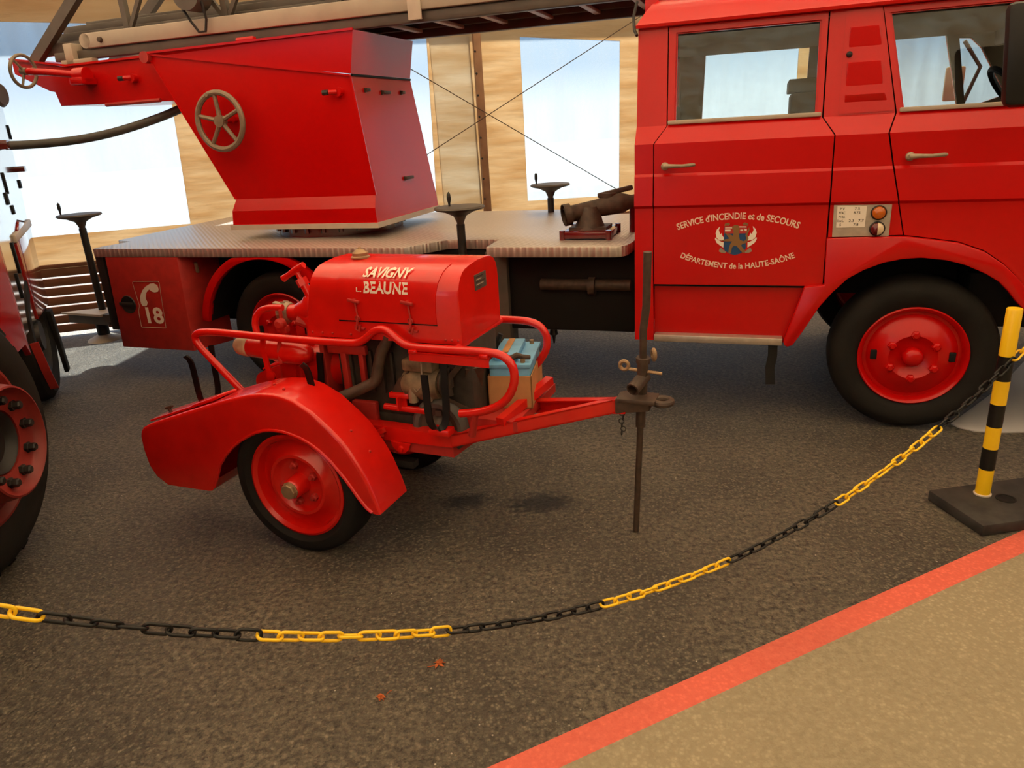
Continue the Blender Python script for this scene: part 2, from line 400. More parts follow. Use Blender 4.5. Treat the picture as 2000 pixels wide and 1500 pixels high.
def text_mesh(body, size, bold=0.0, shear=0.0, align='CENTER', ext=0.0, spacing=1.0):
    cu = bpy.data.curves.new('txt', 'FONT'); cu.body = body; cu.size = size; cu.offset = bold; cu.shear = shear
    cu.align_x = align; cu.extrude = ext; cu.space_character = spacing; cu.resolution_u = 3
    o = bpy.data.objects.new('txt', cu); COL.objects.link(o)
    dg = bpy.context.evaluated_depsgraph_get(); dg.update()
    me = bpy.data.meshes.new_from_object(o.evaluated_get(dg))
    bpy.data.objects.remove(o); bpy.data.curves.remove(cu)
    return me
def lettering(body, width, height, fn, m, parent, bold=0.0, shear=0.0, spacing=1.0, name='lettering'):
    # text scaled to width x height (origin bottom-centre), placed by fn(x, y, z)
    me = text_mesh(body, 1.0, bold, shear, ext=0.0, spacing=spacing)
    xs = [v.co.x for v in me.vertices]; x0, x1 = min(xs), max(xs); hcap = 0.70
    for v in me.vertices:
        p = fn((v.co.x-(x0+x1)/2)/(x1-x0)*width, v.co.y/hcap*height, v.co.z)
        v.co = p
    return link(name, me, m, parent, 0)

# ================================================================ THE SETTING
def struct(o): return tag(o, kind='structure')
WO = V((-4.3, 6.84, 0)); WA = math.radians(15)
def place_wall(o): o.location = WO; o.rotation_euler = (0, 0, WA); return o

# floor: asphalt, the tan visitors' path beyond the painted line, and the line
da = V((0.906, 0.423, 0)); na = V((-0.423, 0.906, 0)); L0 = V((-0.132, 1.541, 0)); L1 = V((0.066, 1.527, 0))
def along(p, t): return p + da*t
mb = MB()
a, b = along(L0, -16), along(L0, 22)
vs = [mb.bm.verts.new((p.x, p.y, 0)) for p in (a, b, b+na*16, a+na*16)]; mb.face(vs)
struct(mb.build('floor', ASPH, None, 0))
mb = MB(); a2, b2 = along(L1, -16), along(L1, 22)
vs = [mb.bm.verts.new((p.x, p.y, 0)) for p in (a2-na*14, b2-na*14, b2, a2)]; mb.face(vs)
struct(mb.build('floor_path', PATH, None, 0))
mb = MB()
vs = [mb.bm.verts.new((p.x, p.y, 0.0)) for p in (a2, b2, b, a)]; mb.face(vs)
struct(mb.build('trim_1', LINE, None, 0))

# back wall of the tent: tan tarp with film windows
def wall_with_windows(name, s0, s1, z0, z1, wins, m):
    mb = MB()
    t = bmesh.new()
    lp = [[V((s0, z0, 0)), V((s1, z0, 0)), V((s1, z1, 0)), V((s0, z1, 0))]] + [[V((p[0], p[1], 0)) for p in w] for w in wins]
    flat = [p for l in lp for p in l]; vs = [t.verts.new((p.x, 0, p.y)) for p in flat]
    for tri in tessellate_polygon(lp):
        try: t.faces.new([vs[i] for i in tri])
        except ValueError: pass
    g = bmesh.ops.extrude_face_region(t, geom=list(t.faces))
    for v in [q for q in g['geom'] if isinstance(q, bmesh.types.BMVert)]: v.co.y += 0.004
    mb.merge(t)
    return struct(mb.build(name, m, None, 0))
def film(name, w):
    mb = MB(); mb.prism(w, lambda s, z, d: V((s, d, z)), 0.0, 0.003)
    return struct(mb.build(name, FILM, None, 0))
WINS = [
    [(-3.2, 0.92), (1.36, 0.935), (1.43, 2.66), (0.2, 2.71), (-3.2, 2.78)],
    [(2.1, 0.80), (3.755, 0.775), (3.80, 2.535), (2.1, 2.60)],
    [(4.748, 0.877), (5.81, 0.857), (5.83, 2.415), (4.745, 2.48)],
    [(6.45, 0.86), (8.0, 0.86), (8.0, 2.36), (6.45, 2.38)],
]
FLAP = [(3.84, 0.85), (4.23, 0.84), (4.21, 2.49), (3.83, 2.49)]
place_wall(wall_with_windows('wall_back', -4.0, 8.7, 0.62, 3.3, WINS + [FLAP], TARPW))
for i, w in enumerate(WINS): place_wall(film('window_%d' % (i+1), w))
# pale overlapping flap left of the pole
mb = MB(); mb.prism([(3.83, 0.84), (4.24, 0.83), (4.22, 2.50), (3.82, 2.50)], lambda s, z, d: V((s, d, z)), -0.014, -0.010)
o = place_wall(mb.build('tarp_flap', TARPL, None, 0)); tag(o, 'pale canvas flap laced beside the tent pole', 'tarp')
# lacing pole
po = empty('tent_pole', WO, WA, 'slim brown tent pole with lacing studs in the back wall', 'pole')
mb = MB(); mb.box((4.235, -0.13, 0.0), (4.31, -0.065, 2.84), 0.006); mb.build('post', POLE, po)
for k in range(11):
    mb = MB(); mb.sphere((4.243, -0.13, 0.55+k*0.2), 0.011, 8); mb.build('stud', BLK, po)
# wooden slat fence under the tarp
def fence(loc, rz, s0, s1, label):
    r = empty('slat_fence', loc, rz, label, 'fence')
    n = 7
    for k in range(n):
        z = 0.035 + k*0.088
        mb = MB(); mb.box((s0, -0.05, z), (s1, -0.025, z+0.073), 0.004); mb.build('slat', WOOD, r)
    mb = MB(); mb.box((s0, -0.055, 0.64), (s1, -0.015, 0.675), 0.004); mb.build('top_rail', WOOD, r)
    k = s0+0.9
    while k < s1:
        mb = MB(); mb.box((k, -0.022, 0.0), (k+0.07, 0.03, 0.68), 0.004); mb.build('post', WOOD, r); k += 2.4
    return r
fence(WO, WA, -4.0, 8.7, 'low brown slat fence along the foot of the back tent wall')

# right tent wall, seen through the cab windows and in the paint
cr = V((-4.3, 6.84, 0)) + V((math.cos(WA), math.sin(WA), 0))*8.7
RA = math.radians(-82)
def place_right(o): o.location = cr; o.rotation_euler = (0, 0, RA); return o
RW = [[(0.75, 0.86), (2.7, 0.86), (2.7, 2.4), (0.75, 2.4)], [(3.6, 0.86), (6.0, 0.86), (6.0, 2.4), (3.6, 2.4)], [(6.9, 0.86), (9.2, 0.86), (9.2, 2.4), (6.9, 2.4)]]
place_right(wall_with_windows('wall_right', 0, 14, 0.62, 3.3, RW, TARPW))
for i, w in enumerate(RW): place_right(film('window_%d' % (i+5), w))
fence(cr, RA, 0.12, 13, 'low brown slat fence along the right tent wall behind the cab')
def wp0(s, t):
    return WO + V((math.cos(WA), math.sin(WA), 0))*s + V((-math.sin(WA), math.cos(WA), 0))*t
# left tent wall beyond the left truck
cl = WO + V((math.cos(WA), math.sin(WA), 0))*(-4.0)
LA = math.radians(-90)
o = wall_with_windows('wall_left', 0, 13, 0.0, 3.3, [[(0.8, 0.9), (3.6, 0.9), (3.6, 2.6), (0.8, 2.6)]], TARPW); o.location = cl; o.rotation_euler = (0, 0, LA)
o = film('window_8', [(0.8, 0.9), (3.6, 0.9), (3.6, 2.6), (0.8, 2.6)]); o.location = cl; o.rotation_euler = (0, 0, LA)

fc = wp0(-4.0, -13.0)
o = wall_with_windows('wall_front_unseen', -1.0, 14.5, 0.0, 3.2, [], TARPD); o.location = fc; o.rotation_euler = (0, 0, WA)  # unseen wall, added behind the camera to cut reflections in the paint

# tarp roof: two slopes, eaves just outside the walls
mb = MB()
def wp(s, t, z):
    x = WO + V((math.cos(WA), math.sin(WA), 0))*s + V((-math.sin(WA), math.cos(WA), 0))*t
    return V((x.x, x.y, z))
for (t0, z0, t1, z1) in ((0.26, 2.86, -6.0, 4.7), (-6.0, 4.7, -13.5, 2.9)):
    c = [wp(-6, t0, z0), wp(14, t0, z0), wp(14, t1, z1), wp(-6, t1, z1)]
    c2 = [p + V((0, 0, 0.01)) for p in c]
    mb.hexa(c + c2)
struct(mb.build('ceiling', TARPR, None, 0))
# outside ground
mb = MB()
c = [wp(-40, 0.05, -0.03), wp(50, 0.05, -0.03), wp(50, 60, -0.03), wp(-40, 60, -0.03)]
mb.face([mb.bm.verts.new(p) for p in c]); struct(mb.build('outside_paving', OUTG, None, 0))
mb = MB()
c = [wp(-10, 1.1, -0.02), wp(15, 1.1, -0.02), wp(15, 2.6, -0.02), wp(-10, 2.6, -0.02)]
mb.face([mb.bm.verts.new(p) for p in c]); tag(mb.build('lawn', GRASS, None, 0), 'strip of bright lawn outside behind the slat fence', 'lawn', kind='stuff')
# bracing cables
for (p, q, lab) in (((3.2, 2.45), (5.74, 0.92), 'thin bracing cable falling to the right across the tent pole'), ((3.2, 1.18), (6.06, 2.66), 'thin bracing cable rising to the right across the tent pole')):
    mb = MB(); yy = -0.15 if p[1] > 2 else -0.17; mb.tube([(p[0], yy, p[1]), (q[0], yy, q[1])], 0.0045, 6)
    tag(place_wall(mb.build('bracing_cable', BRN)), lab, 'cable')

# ================================================================ FIRE ENGINE
TR = empty('fire_engine', (2.1287382, 3.53998186, 0), math.radians(-19.4331472), 'red crew-cab fire engine with a turntable ladder, behind the trailer', 'fire engine')
CW = 1.95                                   # body width
PROF = [(0.0, 0.0), (1.188, 0.0), (1.203, -0.018), (1.352, -0.008), (1.366, 0.0), (1.517, 0.0), (1.605, 0.07), (2.10, 0.135)]
FLAT = [(0.0, 0.0)]
ARCH = [(-0.173, 1.032), (-0.071, 1.019), (0.067, 0.999), (0.18, 0.956), (0.267, 0.895), (0.329, 0.835), (0.36, 0.798), (0.43, 0.70), (0.48, 0.56)]
# fixed cab shell: rear column, centre pillar, front pillar, sill
mb = MB()
panel(mb, [[(-1.497, 2.095), (-1.347, 2.095), (-1.340, 1.60), (-1.399, 1.517), (-1.394, 0.765), (-1.388, 0.454), (-1.494, 0.454)]], PROF)
panel(mb, [[(-0.582, 2.095), (-0.579, 1.602), (-0.5225, 1.522), (-0.517, 1.028), (-0.178, 1.037), (-0.243, 1.30), (-0.2925, 1.517), (-0.262, 1.605), (-0.359, 2.095)]], PROF)
panel(mb, [[(0.632, 0.50), (0.632, 1.52), (0.572, 1.605), (0.44, 2.095), (0.62, 2.095), (0.98, 1.56), (1.02, 1.50), (1.03, 0.50)]], PROF)
panel(mb, [[(-1.346, 2.082), (0.44, 2.082), (0.44, 2.095), (-1.346, 2.095)]], PROF)
panel(mb, [[(-1.39, 0.800), (-0.57, 0.800), (-0.69, 0.455), (-1.39, 0.455)]], FLAT, 0.04)
# far side of the cab with its windows
fprof = [(w, CW-0.025-v) for w, v in PROF]
FARW = [[(-1.285, 2.042), (-1.304, 1.618), (-0.60, 1.615), (-0.597, 2.038)],
        [(-0.27, 2.044), (-0.20, 1.60), (0.354, 1.591), (0.222, 2.042)],
        [(0.296, 2.02), (0.397, 1.588), (0.596, 1.653), (0.594, 1.703), (0.437, 1.953), (0.37, 2.014)]]
panel(mb, [[(-1.497, 2.095), (0.62, 2.095), (0.98, 1.56), (1.03, 1.50), (1.03, 0.50), (-1.497, 0.50)],
           FARW[0], FARW[1], FARW[2]], fprof)
# rear wall with a small window, front wall, windscreen posts
mb.box((-1.494, 0.02, 0.50), (-1.47, CW-0.02, 1.50)); mb.box((-1.494, 0.10, 1.50), (-1.47, CW-0.10, 1.60)); mb.box((-1.497, 0.15, 2.03), (-1.47, CW-0.15, 2.10)); mb.box((-1.497, 0.11, 1.60), (-1.47, CW-0.11, 1.71))
mb.box((-1.497, 0.15, 1.60), (-1.47, 0.50, 2.05)); mb.box((-1.497, CW-0.17, 1.60), (-1.47, CW-0.15, 2.05))
mb.box((1.00, 0.0, 0.50), (1.03, CW, 1.52))
for v0, v1 in ((0.07, 0.14), (CW-0.14, CW-0.07)):
    mb.hexa([(0.93, v0, 1.52), (1.02, v0, 1.52), (1.02, v1, 1.52), (0.93, v1, 1.52), (0.55, v0+0.06, 2.1), (0.63, v0+0.06, 2.1), (0.63, v1+0.06 if v0 < 1 else v1-0.06, 2.1), (0.55, v1+0.06 if v0 < 1 else v1-0.06, 2.1)])
cab = mb.build('cab_shell', RED, TR, 20)
# cab floor, headliner and inner lining
mb = MB(); mb.box((-1.46, 0.05, 0.95), (0.98, CW-0.05, 0.98)); mb.box((-1.46, 0.16, 2.04), (0.56, CW-0.16, 2.06))
mb.box((-1.465, 0.06, 0.9), (-1.455, CW-0.06, 1.48)); mb.box((-1.465, 0.16, 1.48), (-1.455, CW-0.16, 1.71)); mb.box((-1.465, 0.18, 1.71), (-1.455, 0.50, 2.03)); mb.box((-1.465, CW-0.17, 1.71), (-1.455, CW-0.10, 2.03))
panel(mb, [[(-1.46, 2.07), (0.58, 2.07), (0.93, 1.56), (0.98, 1.50), (0.98, 0.90), (-1.46, 0.90)]] + FARW, fprof, -0.03, 0.02)
mb.box((-0.47, 0.10, 0.9), (-0.45, CW-0.10, 1.35))
mb.build('cab_lining', HEADL, TR)
# black rubber seals lying behind every door gap
mb = MB()
panel(mb, [[(-1.36, 2.09), (-1.352, 1.60), (-1.41, 1.52), (-1.405, 0.76), (-0.505, 0.76), (-0.51, 1.52), (-0.565, 1.60), (-0.57, 2.09)],
           [(-1.315, 2.06), (-0.607, 2.06), (-0.60, 1.605), (-1.312, 1.605)]], [(w, max(v, 0.0)) for w, v in PROF], 0.031, 0.01)
panel(mb, [[(-0.375, 2.09), (-0.278, 1.605), (-0.31, 1.52), (-0.26, 1.30), (-0.19, 1.02), (0.06, 0.97), (0.30, 0.82), (0.45, 0.60), (0.64, 0.60), (0.64, 1.52), (0.58, 1.605), (0.45, 2.09)],
           [(-0.332, 2.06), (0.39, 2.06), (0.54, 1.605), (-0.24, 1.605)]], [(w, max(v, 0.0)) for w, v in PROF], 0.031, 0.01)
mb.build('door_seal', DRK, TR, 20)
# roof with drip edge
mb = MB()
sec = [(0.118, 2.080), (0.098, 2.082), (0.095, 2.096), (0.112, 2.108), (0.15, 2.16), (0.21, 2.20), (0.34, 2.235), (0.62, 2.26)]
sec = sec + [(CW-v, w) for v, w in reversed(sec)]
rows = []
for u0, k, ux in ((-1.505, 1.15, 0), (0.0, 0, 0), (0.62, -0.9, 0)):
    rows.append([mb.bm.verts.new((u0 + k*max(0, w-2.096)*0.55, v, w)) for v, w in sec])
for A, B in zip(rows, rows[1:]):
    for i in range(len(sec)-1): mb.face([A[i], A[i+1], B[i+1], B[i]])
mb.face(rows[0]); mb.face(list(reversed(rows[-1])))
for i in (0,): 
    for A, B in zip(rows, rows[1:]): mb.face([A[-1], A[0], B[0], B[-1]])
mb.build('roof', RED, TR, 40)

def door(name, outer, hole, lab):
    mb = MB(); panel(mb, [outer, hole], PROF, 0.0, 0.022)
    d = mb.build('door', RED, TR, 18); d['label'] = lab
    # inner window frame
    mb = MB()
    ins = hole; cx = sum(p[0] for p in ins)/len(ins); cz = sum(p[1] for p in ins)/len(ins)
    inn = [(p[0]+(cx-p[0])*0.022, p[1]+(cz-p[1])*0.03) for p in ins]
    out = [(p[0]-(cx-p[0])*0.018, p[1]-(cz-p[1])*0.03) for p in ins]
    panel(mb, [out, inn], PROF, 0.012, 0.014); mb.build('window_frame', RED, d, 18)
    mb = MB(); panel(mb, [[(p[0]-(cx-p[0])*0.01, p[1]-(cz-p[1])*0.01) for p in ins]], PROF, 0.030, 0.004); mb.build('window_pane', GLASS, d, 18)
    return d
RD = [(-1.341, 2.078), (-1.334, 1.603), (-1.393, 1.518), (-1.388, 0.777), (-0.5235, 0.777), (-0.5285, 1.52), (-0.586, 1.603), (-0.589, 2.078)]
RH = [(-1.304, 2.048), (-0.618, 2.046), (-0.612, 1.618), (-1.301, 1.618)]
rd = door('rear', RD, RH, 'rear crew door with lettering and crest')
FD = [(-0.352, 2.078), (-0.255, 1.605), (-0.285, 1.518), (-0.236, 1.30), (-0.172, 1.036)] + [(u, w+0.004) for u, w in ARCH[1:]] + [(0.625, 0.56), (0.625, 1.52), (0.565, 1.605), (0.435, 2.078)]
FH = [(-0.322, 2.050), (0.385, 2.050), (0.525, 1.615), (-0.232, 1.618)]
fd = door('front', FD, FH, 'front door')
def sill(d, u0, u1):
    mb = MB(); mb.bar((u0, interp(PROF, 1.618)-0.008, 1.618), (u1, interp(PROF, 1.618)-0.008, 1.618), 0.016, 0.020, 0.004); mb.build('sill_trim', LADB, d)
sill(rd, -1.333, -0.592); sill(fd, -0.245, 0.55)
def handle(d, u, w):
    mb = MB(); mb.lathe([(0, -0.03), (0.013, -0.03), (0.019, -0.024), (0.021, -0.012), (0.016, 0.0), (0.016, 0.02)], (u, -0.018, w), (0, 1, 0), 20)
    mb.tube([(u-0.005, -0.044, w), (u+0.03, -0.047, w+0.001), (u+0.09, -0.05, w), (u+0.14, -0.046, w+0.003), (u+0.152, -0.038, w+0.003)], [0.014, 0.0105, 0.0085, 0.0095, 0.007], 12)
    o = mb.build('door_handle', TAN, d); o['label'] = 'metal lever handle'
handle(rd, -1.333, 1.405); handle(fd, -0.192, 1.408)
# lettering on the rear door: two arcs and the crest
def arc_fn(cu, base, sag, chord, up):
    Rr = chord*chord/(8*sag) + sag/2
    def f(x, y, z):
        if up:
            a = x/Rr; r = Rr + y; return V((cu + math.sin(a)*r, -0.0015, base - Rr + math.cos(a)*r))
        a = x/Rr; r = Rr - y; return V((cu + math.sin(a)*r, -0.0015, base + Rr - math.cos(a)*r))
    return f
lettering("SERVICE d'INCENDIE et de SECOURS", 0.615, 0.033, arc_fn(-0.962, 1.126, 0.051, 0.59, True), CREAM, rd, 0.021)
lettering("D\u00c9PARTEMENT de la HAUTE-SA\u00d4NE", 0.600, 0.029, arc_fn(-0.957, 0.866, 0.060, 0.585, False), CREAM, rd, 0.021)
em = [0]
def flat_piece(name, poly, m, parent, v, fn=None):
    mb = MB(); mb.prism(poly, fn or (lambda u, w, d: V((u, d, w))), v, v+0.0006); return mb.build(name, m, parent, 0)
def EM(pts): return [(-1.069 + (x-640)/590*0.206, 1.112 - (y-320)/480*0.174) for x, y in pts]
shield = [(768, 400), (1090, 400), (1090, 700), (1070, 740), (1010, 780), (930, 800), (860, 780), (790, 740), (768, 700)]
crest = flat_piece('crest', EM(shield), BLUE, rd, -0.0012); crest['label'] = 'small painted coat of arms'
flat_piece('shield_chief', EM([(775, 380), (1095, 380), (1095, 487), (775, 487)]), RED3, crest, -0.0018)
for q in ([(780, 400), (890, 400), (880, 412), (780, 412)], [(780, 430), (862, 430), (858, 455), (780, 455)], [(1000, 432), (1040, 432), (1040, 452), (1000, 452)], [(1060, 420), (1095, 430), (1090, 455), (1062, 450)], [(985, 385), (1085, 388), (1085, 402), (985, 400)]):
    flat_piece('shield_bar', EM(q), WHT, crest, -0.0024)
lion = [(880, 400), (915, 362), (968, 372), (990, 410), (985, 520), (1000, 580), (1060, 600), (1100, 560), (1075, 520), (1090, 470), (1125, 400), (1130, 440), (1105, 500), (1125, 560), (1100, 620), (1040, 640), (1020, 660), (1085, 740), (1060, 772), (1010, 730), (960, 668), (920, 664), (890, 690), (880, 770), (840, 770), (848, 690), (862, 640), (890, 600), (800, 600), (715, 590), (760, 575), (850, 560), (800, 500), (770, 470), (830, 490), (900, 520), (905, 460)]
flat_piece('lion', EM(lion), GOLD, crest, -0.0030)
for s in (1, -1):
    def mx(p): return [(940+s*(x-940)*1.0, y) for x, y in p]
    w1 = [(765, 590), (700, 580), (660, 545), (645, 480), (660, 430), (705, 385), (690, 440), (715, 500), (730, 480), (745, 520), (768, 545)]
    w2 = [(765, 690), (720, 660), (665, 620), (640, 570), (640, 545), (690, 580), (740, 610), (768, 612)]
    w3 = [(800, 770), (740, 765), (700, 745), (715, 700), (735, 690), (760, 720), (800, 745)]
    for w_ in (w1, w2): flat_piece('wing', EM(mx(w_)), WHT, crest, -0.0020)
    flat_piece('scroll', EM(mx(w3)), TAN, crest, -0.0020)
    flat_piece('plume', EM(mx([(770, 380), (775, 345), (820, 330), (850, 350), (835, 375), (800, 372)])), GOLD, crest, -0.0030)

# vent panel on the centre pillar
mb = MB(); panel(mb, [[(-0.513, 2.075), (-0.513, 1.612), (-0.272, 1.616), (-0.365, 2.075)]], PROF, -0.006, 0.008)
for w0, w1, a, b in ((1.66, 1.70, -0.49, -0.30), (1.725, 1.845, -0.49, -0.325), (1.90, 2.00, -0.49, -0.345)):
    v0 = interp(PROF, w0); v1 = interp(PROF, w1)
    mb.hexa([(a, v0-0.004, w0), (b, v0-0.004, w0), (b, v0+0.01, w0), (a, v0+0.01, w0), (a, v1-0.022, w1), (b-0.02, v1-0.022, w1), (b-0.02, v1+0.01, w1), (a, v1+0.01, w1)], 0.003)
vp = mb.build('vent_panel', RED, TR, 20)
mb = MB(); mb.sphere((-0.485, interp(PROF, 1.88)-0.014, 1.88), 0.014, 12); mb.build('knob', BLK, vp)

# weights plate with its two lamps
mb = MB(); mb.prism([(-0.502, 1.187), (-0.242, 1.185), (-0.242, 1.033), (-0.498, 1.031)], side, -0.008, 0.0); rp = mb.build('rating_plate', ALU, TR)
flat_piece('sign_card', [(-0.486, 1.182), (-0.352, 1.181), (-0.354, 1.078), (-0.484, 1.077)], WHT, rp, -0.0100)
for i, (a, b) in enumerate((('P.V', '7.5'), ('PTAC', '8.75'), ('PTRA', ''), ('l.xL', '2.3   7.7'), ('S', '7.8'))):
    w = 1.163 - i*0.0195
    for t, cu, wd in ((a, -0.462 - 0.004*(i > 2), 0.009*len(a)), (b, -0.395, 0.0095*len(b))):
        if t:
            o = lettering(t, wd*0.8, 0.012, (lambda cu, w: (lambda x, y, z: V((cu+x, -0.0108, w+y))))(cu, w), INK, rp, 0.01)
def lamp(u, w, r, mats, name, lab):
    mb = MB(); mb.lathe([(r*1.12, 0), (r*1.15, -0.012), (r*1.0, -0.018)], (u, -0.008, w), (0, 1, 0), 24)
    l = mb.build(name, BLK, rp); l['label'] = lab
    for i, m in enumerate(mats):
        mb = MB(); n = len(mats)
        a0, a1 = (0, 2*PI) if n == 1 else ((PI/2, 3*PI/2) if i == 0 else (-PI/2, PI/2))
        seg = 24
        prof = [(0, -0.034), (r*0.55, -0.032), (r*0.88, -0.025), (r, -0.014)]
        rings = []
        for rr, t in prof:
            rings.append([mb.bm.verts.new((u + math.cos(a0+(a1-a0)*k/seg)*rr, -0.008+t, w + math.sin(a0+(a1-a0)*k/seg)*rr)) for k in range(seg+1)])
        for A, B in zip(rings, rings[1:]):
            for k in range(seg): mb.face([A[k], A[k+1], B[k+1], B[k]])
        bmesh.ops.remove_doubles(mb.bm, verts=mb.bm.verts, dist=1e-6)
        mb.build('lens', m, rp)
lamp(-0.298, 1.148, 0.0315, [AMB], 'indicator_lamp', 'round amber lamp'); lamp(-0.298, 1.070, 0.0315, [LRED, LCLR], 'marker_lamp', 'round half red and half clear lamp')

# front wheel-arch flare, step and wheel well
FIN = [(-0.517, 0.787), (-0.611, 0.776), (-0.695, 0.479), (-0.690, 0.458), (-0.674, 0.450), (-0.648, 0.460), (-0.609, 0.525), (-0.532, 0.672), (-0.477, 0.747), (-0.411, 0.821), (-0.339, 0.867), (-0.255, 0.903), (-0.172, 0.922), (-0.088, 0.929), (0.024, 0.916), (0.108, 0.892), (0.194, 0.852), (0.253, 0.815), (0.302, 0.766), (0.341, 0.717), (0.378, 0.68), (0.44, 0.55)]
mb = MB(); mb.prism([(-0.524, 1.026)] + ARCH + [(0.58, 0.46), (0.50, 0.44)] + list(reversed(FIN)), side, -0.032, 0.03, 0.006); mb.build('wheel_arch', RED, TR, 30)
mb = MB()
arc = FIN[5:]
A = [mb.bm.verts.new((u, 0.03, w+0.005)) for u, w in arc]; B = [mb.bm.verts.new((u, 0.75, w+0.005)) for u, w in arc]
for i in range(len(arc)-1): mb.face([A[i], A[i+1], B[i+1], B[i]])
mb.build('wheel_well', DRK, TR)
mb = MB(); mb.box((-1.383, -0.02, 0.452), (-0.70, 0.20, 0.492), 0.004); mb.build('step', ALU, TR)
mb = MB(); mb.tube([(-0.745, 0.10, 0.455), (-0.742, 0.10, 0.36), (-0.752, 0.10, 0.29), (-0.745, 0.10, 0.19)], 0.016, flat=(0.05, 0.012, (1, 0, 0))); mb.build('mud_strap', BLK, TR)

# wheels
def truck_wheel(u, vface, w, R, flip=1):
    f = flip
    mb = MB(); mb.lathe([(0.0, 0.035), (0.085, 0.03), (0.115, 0.002), (0.150, 0.012), (0.205, 0.048), (0.216, 0.060), (0.232, 0.062), (0.240, 0.028), (0.256, 0.016), (0.262, 0.022), (0.262, 0.045), (0.245, 0.08), (0.245, 0.20)], (u, vface, w), (0, f, 0), 48)
    wh = mb.build('wheel', RED, TR, 40); wh['label'] = 'red steel road wheel with black tyre'
    mb = MB(); mb.lathe([(0.255, 0.035), (0.275, 0.018), (0.315, 0.004), (0.35, 0.0), (0.385, 0.018), (R-0.004, 0.05), (R, 0.09), (R, 0.16), (R-0.004, 0.20), (0.385, 0.235), (0.33, 0.25), (0.25, 0.22)], (u, vface, w), (0, f, 0), 64)
    for k in range(44):
        a = 2*PI*k/44
        c = V((u+math.cos(a)*R, vface+f*0.062, w+math.sin(a)*R)); 
    mb.build('tyre', RUB, wh, 40)
    mb = MB(); mb.lathe([(0, -0.022), (0.034, -0.018), (0.046, -0.006), (0.05, 0.012), (0.05, 0.04)], (u, vface, w), (0, f, 0), 28); mb.build('hub_cap', RED, wh, 50)
    for k in range(6):
        a = PI/2 + k*PI/3
        mb = MB(); c = V((u+math.cos(a)*0.118, vface, w+math.sin(a)*0.118)); mb.lathe([(0, -0.018), (0.012, -0.018), (0.015, -0.010), (0.022, -0.004), (0.024, 0.012)], c, (0, f, 0), 6); mb.build('wheel_nut', RED, wh, 25)
    for k in (0, PI):
        mb = MB(); c = V((u+math.cos(k)*0.183, vface+f*0.028, w+0.003)); mb.box(c-V((0.016, 0.010, 0.026)), c+V((0.016, 0.004, 0.026)), 0.006); mb.build('hand_hole', DRK, wh)
    return wh
truck_wheel(-0.06, 0.012, 0.405, 0.405); truck_wheel(-3.93, 0.06, 0.405, 0.405)
truck_wheel(-0.06, CW-0.012, 0.405, 0.405, -1); truck_wheel(-3.93, CW-0.06, 0.405, 0.405, -1)
# rear wheel: red guard band, dark well
def arcpts(cu, cw, r, a0, a1, n): return [(cu + r*math.cos(a0+(a1-a0)*i/n), cw + r*math.sin(a0+(a1-a0)*i/n)) for i in range(n+1)]
mb = MB(); o1 = arcpts(-3.975, 0.40, 0.565, math.radians(172), math.radians(8), 28); o2 = arcpts(-3.975, 0.40, 0.510, math.radians(8), math.radians(172), 28)
o1 = [(u, min(w, 0.922)) for u, w in o1]
mb.prism(o1 + o2, side, 0.0, 0.05, 0.004); mb.build('rear_mudguard', RED, TR, 30)
mb = MB()
A = [mb.bm.verts.new((u, 0.03, w)) for u, w in o2]; B = [mb.bm.verts.new((u, 0.6, w)) for u, w in o2]
for i in range(len(o2)-1): mb.face([A[i], A[i+1], B[i+1], B[i]])
mb.box((-4.56, 0.55, 0.30), (-3.40, 0.58, 0.93)); mb.build('wheel_well', DRK, TR)
# rear locker with the phone sticker
mb = MB(); mb.hexa([(-5.315, 0.0, 0.255), (-4.66, 0.0, 0.250), (-4.55, 0.30, 0.25), (-5.315, 0.30, 0.255), (-5.285, 0.0, 0.925), (-4.645, 0.0, 0.925), (-4.55, 0.30, 0.925), (-5.285, 0.30, 0.925)], 0.006)
lk = mb.build('locker', RED3, TR, 25)
mb = MB(); mb.lathe([(0, 0.004), (0.055, 0.0), (0.062, -0.004), (0.066, 0.002)], (-5.165, -0.004, 0.583), (0, 1, 0), 24); mb.box((-5.235, -0.02, 0.578), (-5.105, -0.008, 0.600), 0.003); mb.build('locker_handle', BLK, lk)
def outline(poly, t):
    cx = sum(p[0] for p in poly)/len(poly); cz = sum(p[1] for p in poly)/len(poly)
    return poly + [poly[0]] + [((p[0]-cx)*(1-t)+cx, (p[1]-cz)*(1-t)+cz) for p in [poly[0]]+poly[::-1]]
mb = MB(); fr = [(-5.075, 0.752), (-4.848, 0.755), (-4.842, 0.748), (-4.868, 0.420), (-4.874, 0.415), (-5.090, 0.415), (-5.092, 0.425), (-5.086, 0.535), (-5.066, 0.575), (-5.082, 0.74)]
mb.tube([(u, -0.003, w) for u, w in fr], 0.002, 4, closed=True); mb.build('sticker_frame', LADB, lk)
mb = MB(); mb.prism([(-4.925, 0.738), (-4.895, 0.742), (-4.865, 0.728), (-4.860, 0.700), (-4.870, 0.682), (-4.900, 0.676), (-4.925, 0.682), (-4.945, 0.697), (-4.975, 0.675), (-4.989, 0.650), (-4.995, 0.625), (-4.985, 0.600), (-4.998, 0.580), (-5.015, 0.573), (-5.034, 0.574), (-5.045, 0.590), (-5.047, 0.612), (-5.043, 0.635), (-5.028, 0.662), (-5.005, 0.690), (-4.971, 0.717)], side, -0.004, -0.002); 
mb.build('handset_sign', WHT, lk)
lettering('18', 0.150, 0.112, lambda x, y, z: V((-4.945+x, -0.0035, 0.452+y)), WHT, lk, 0.03)
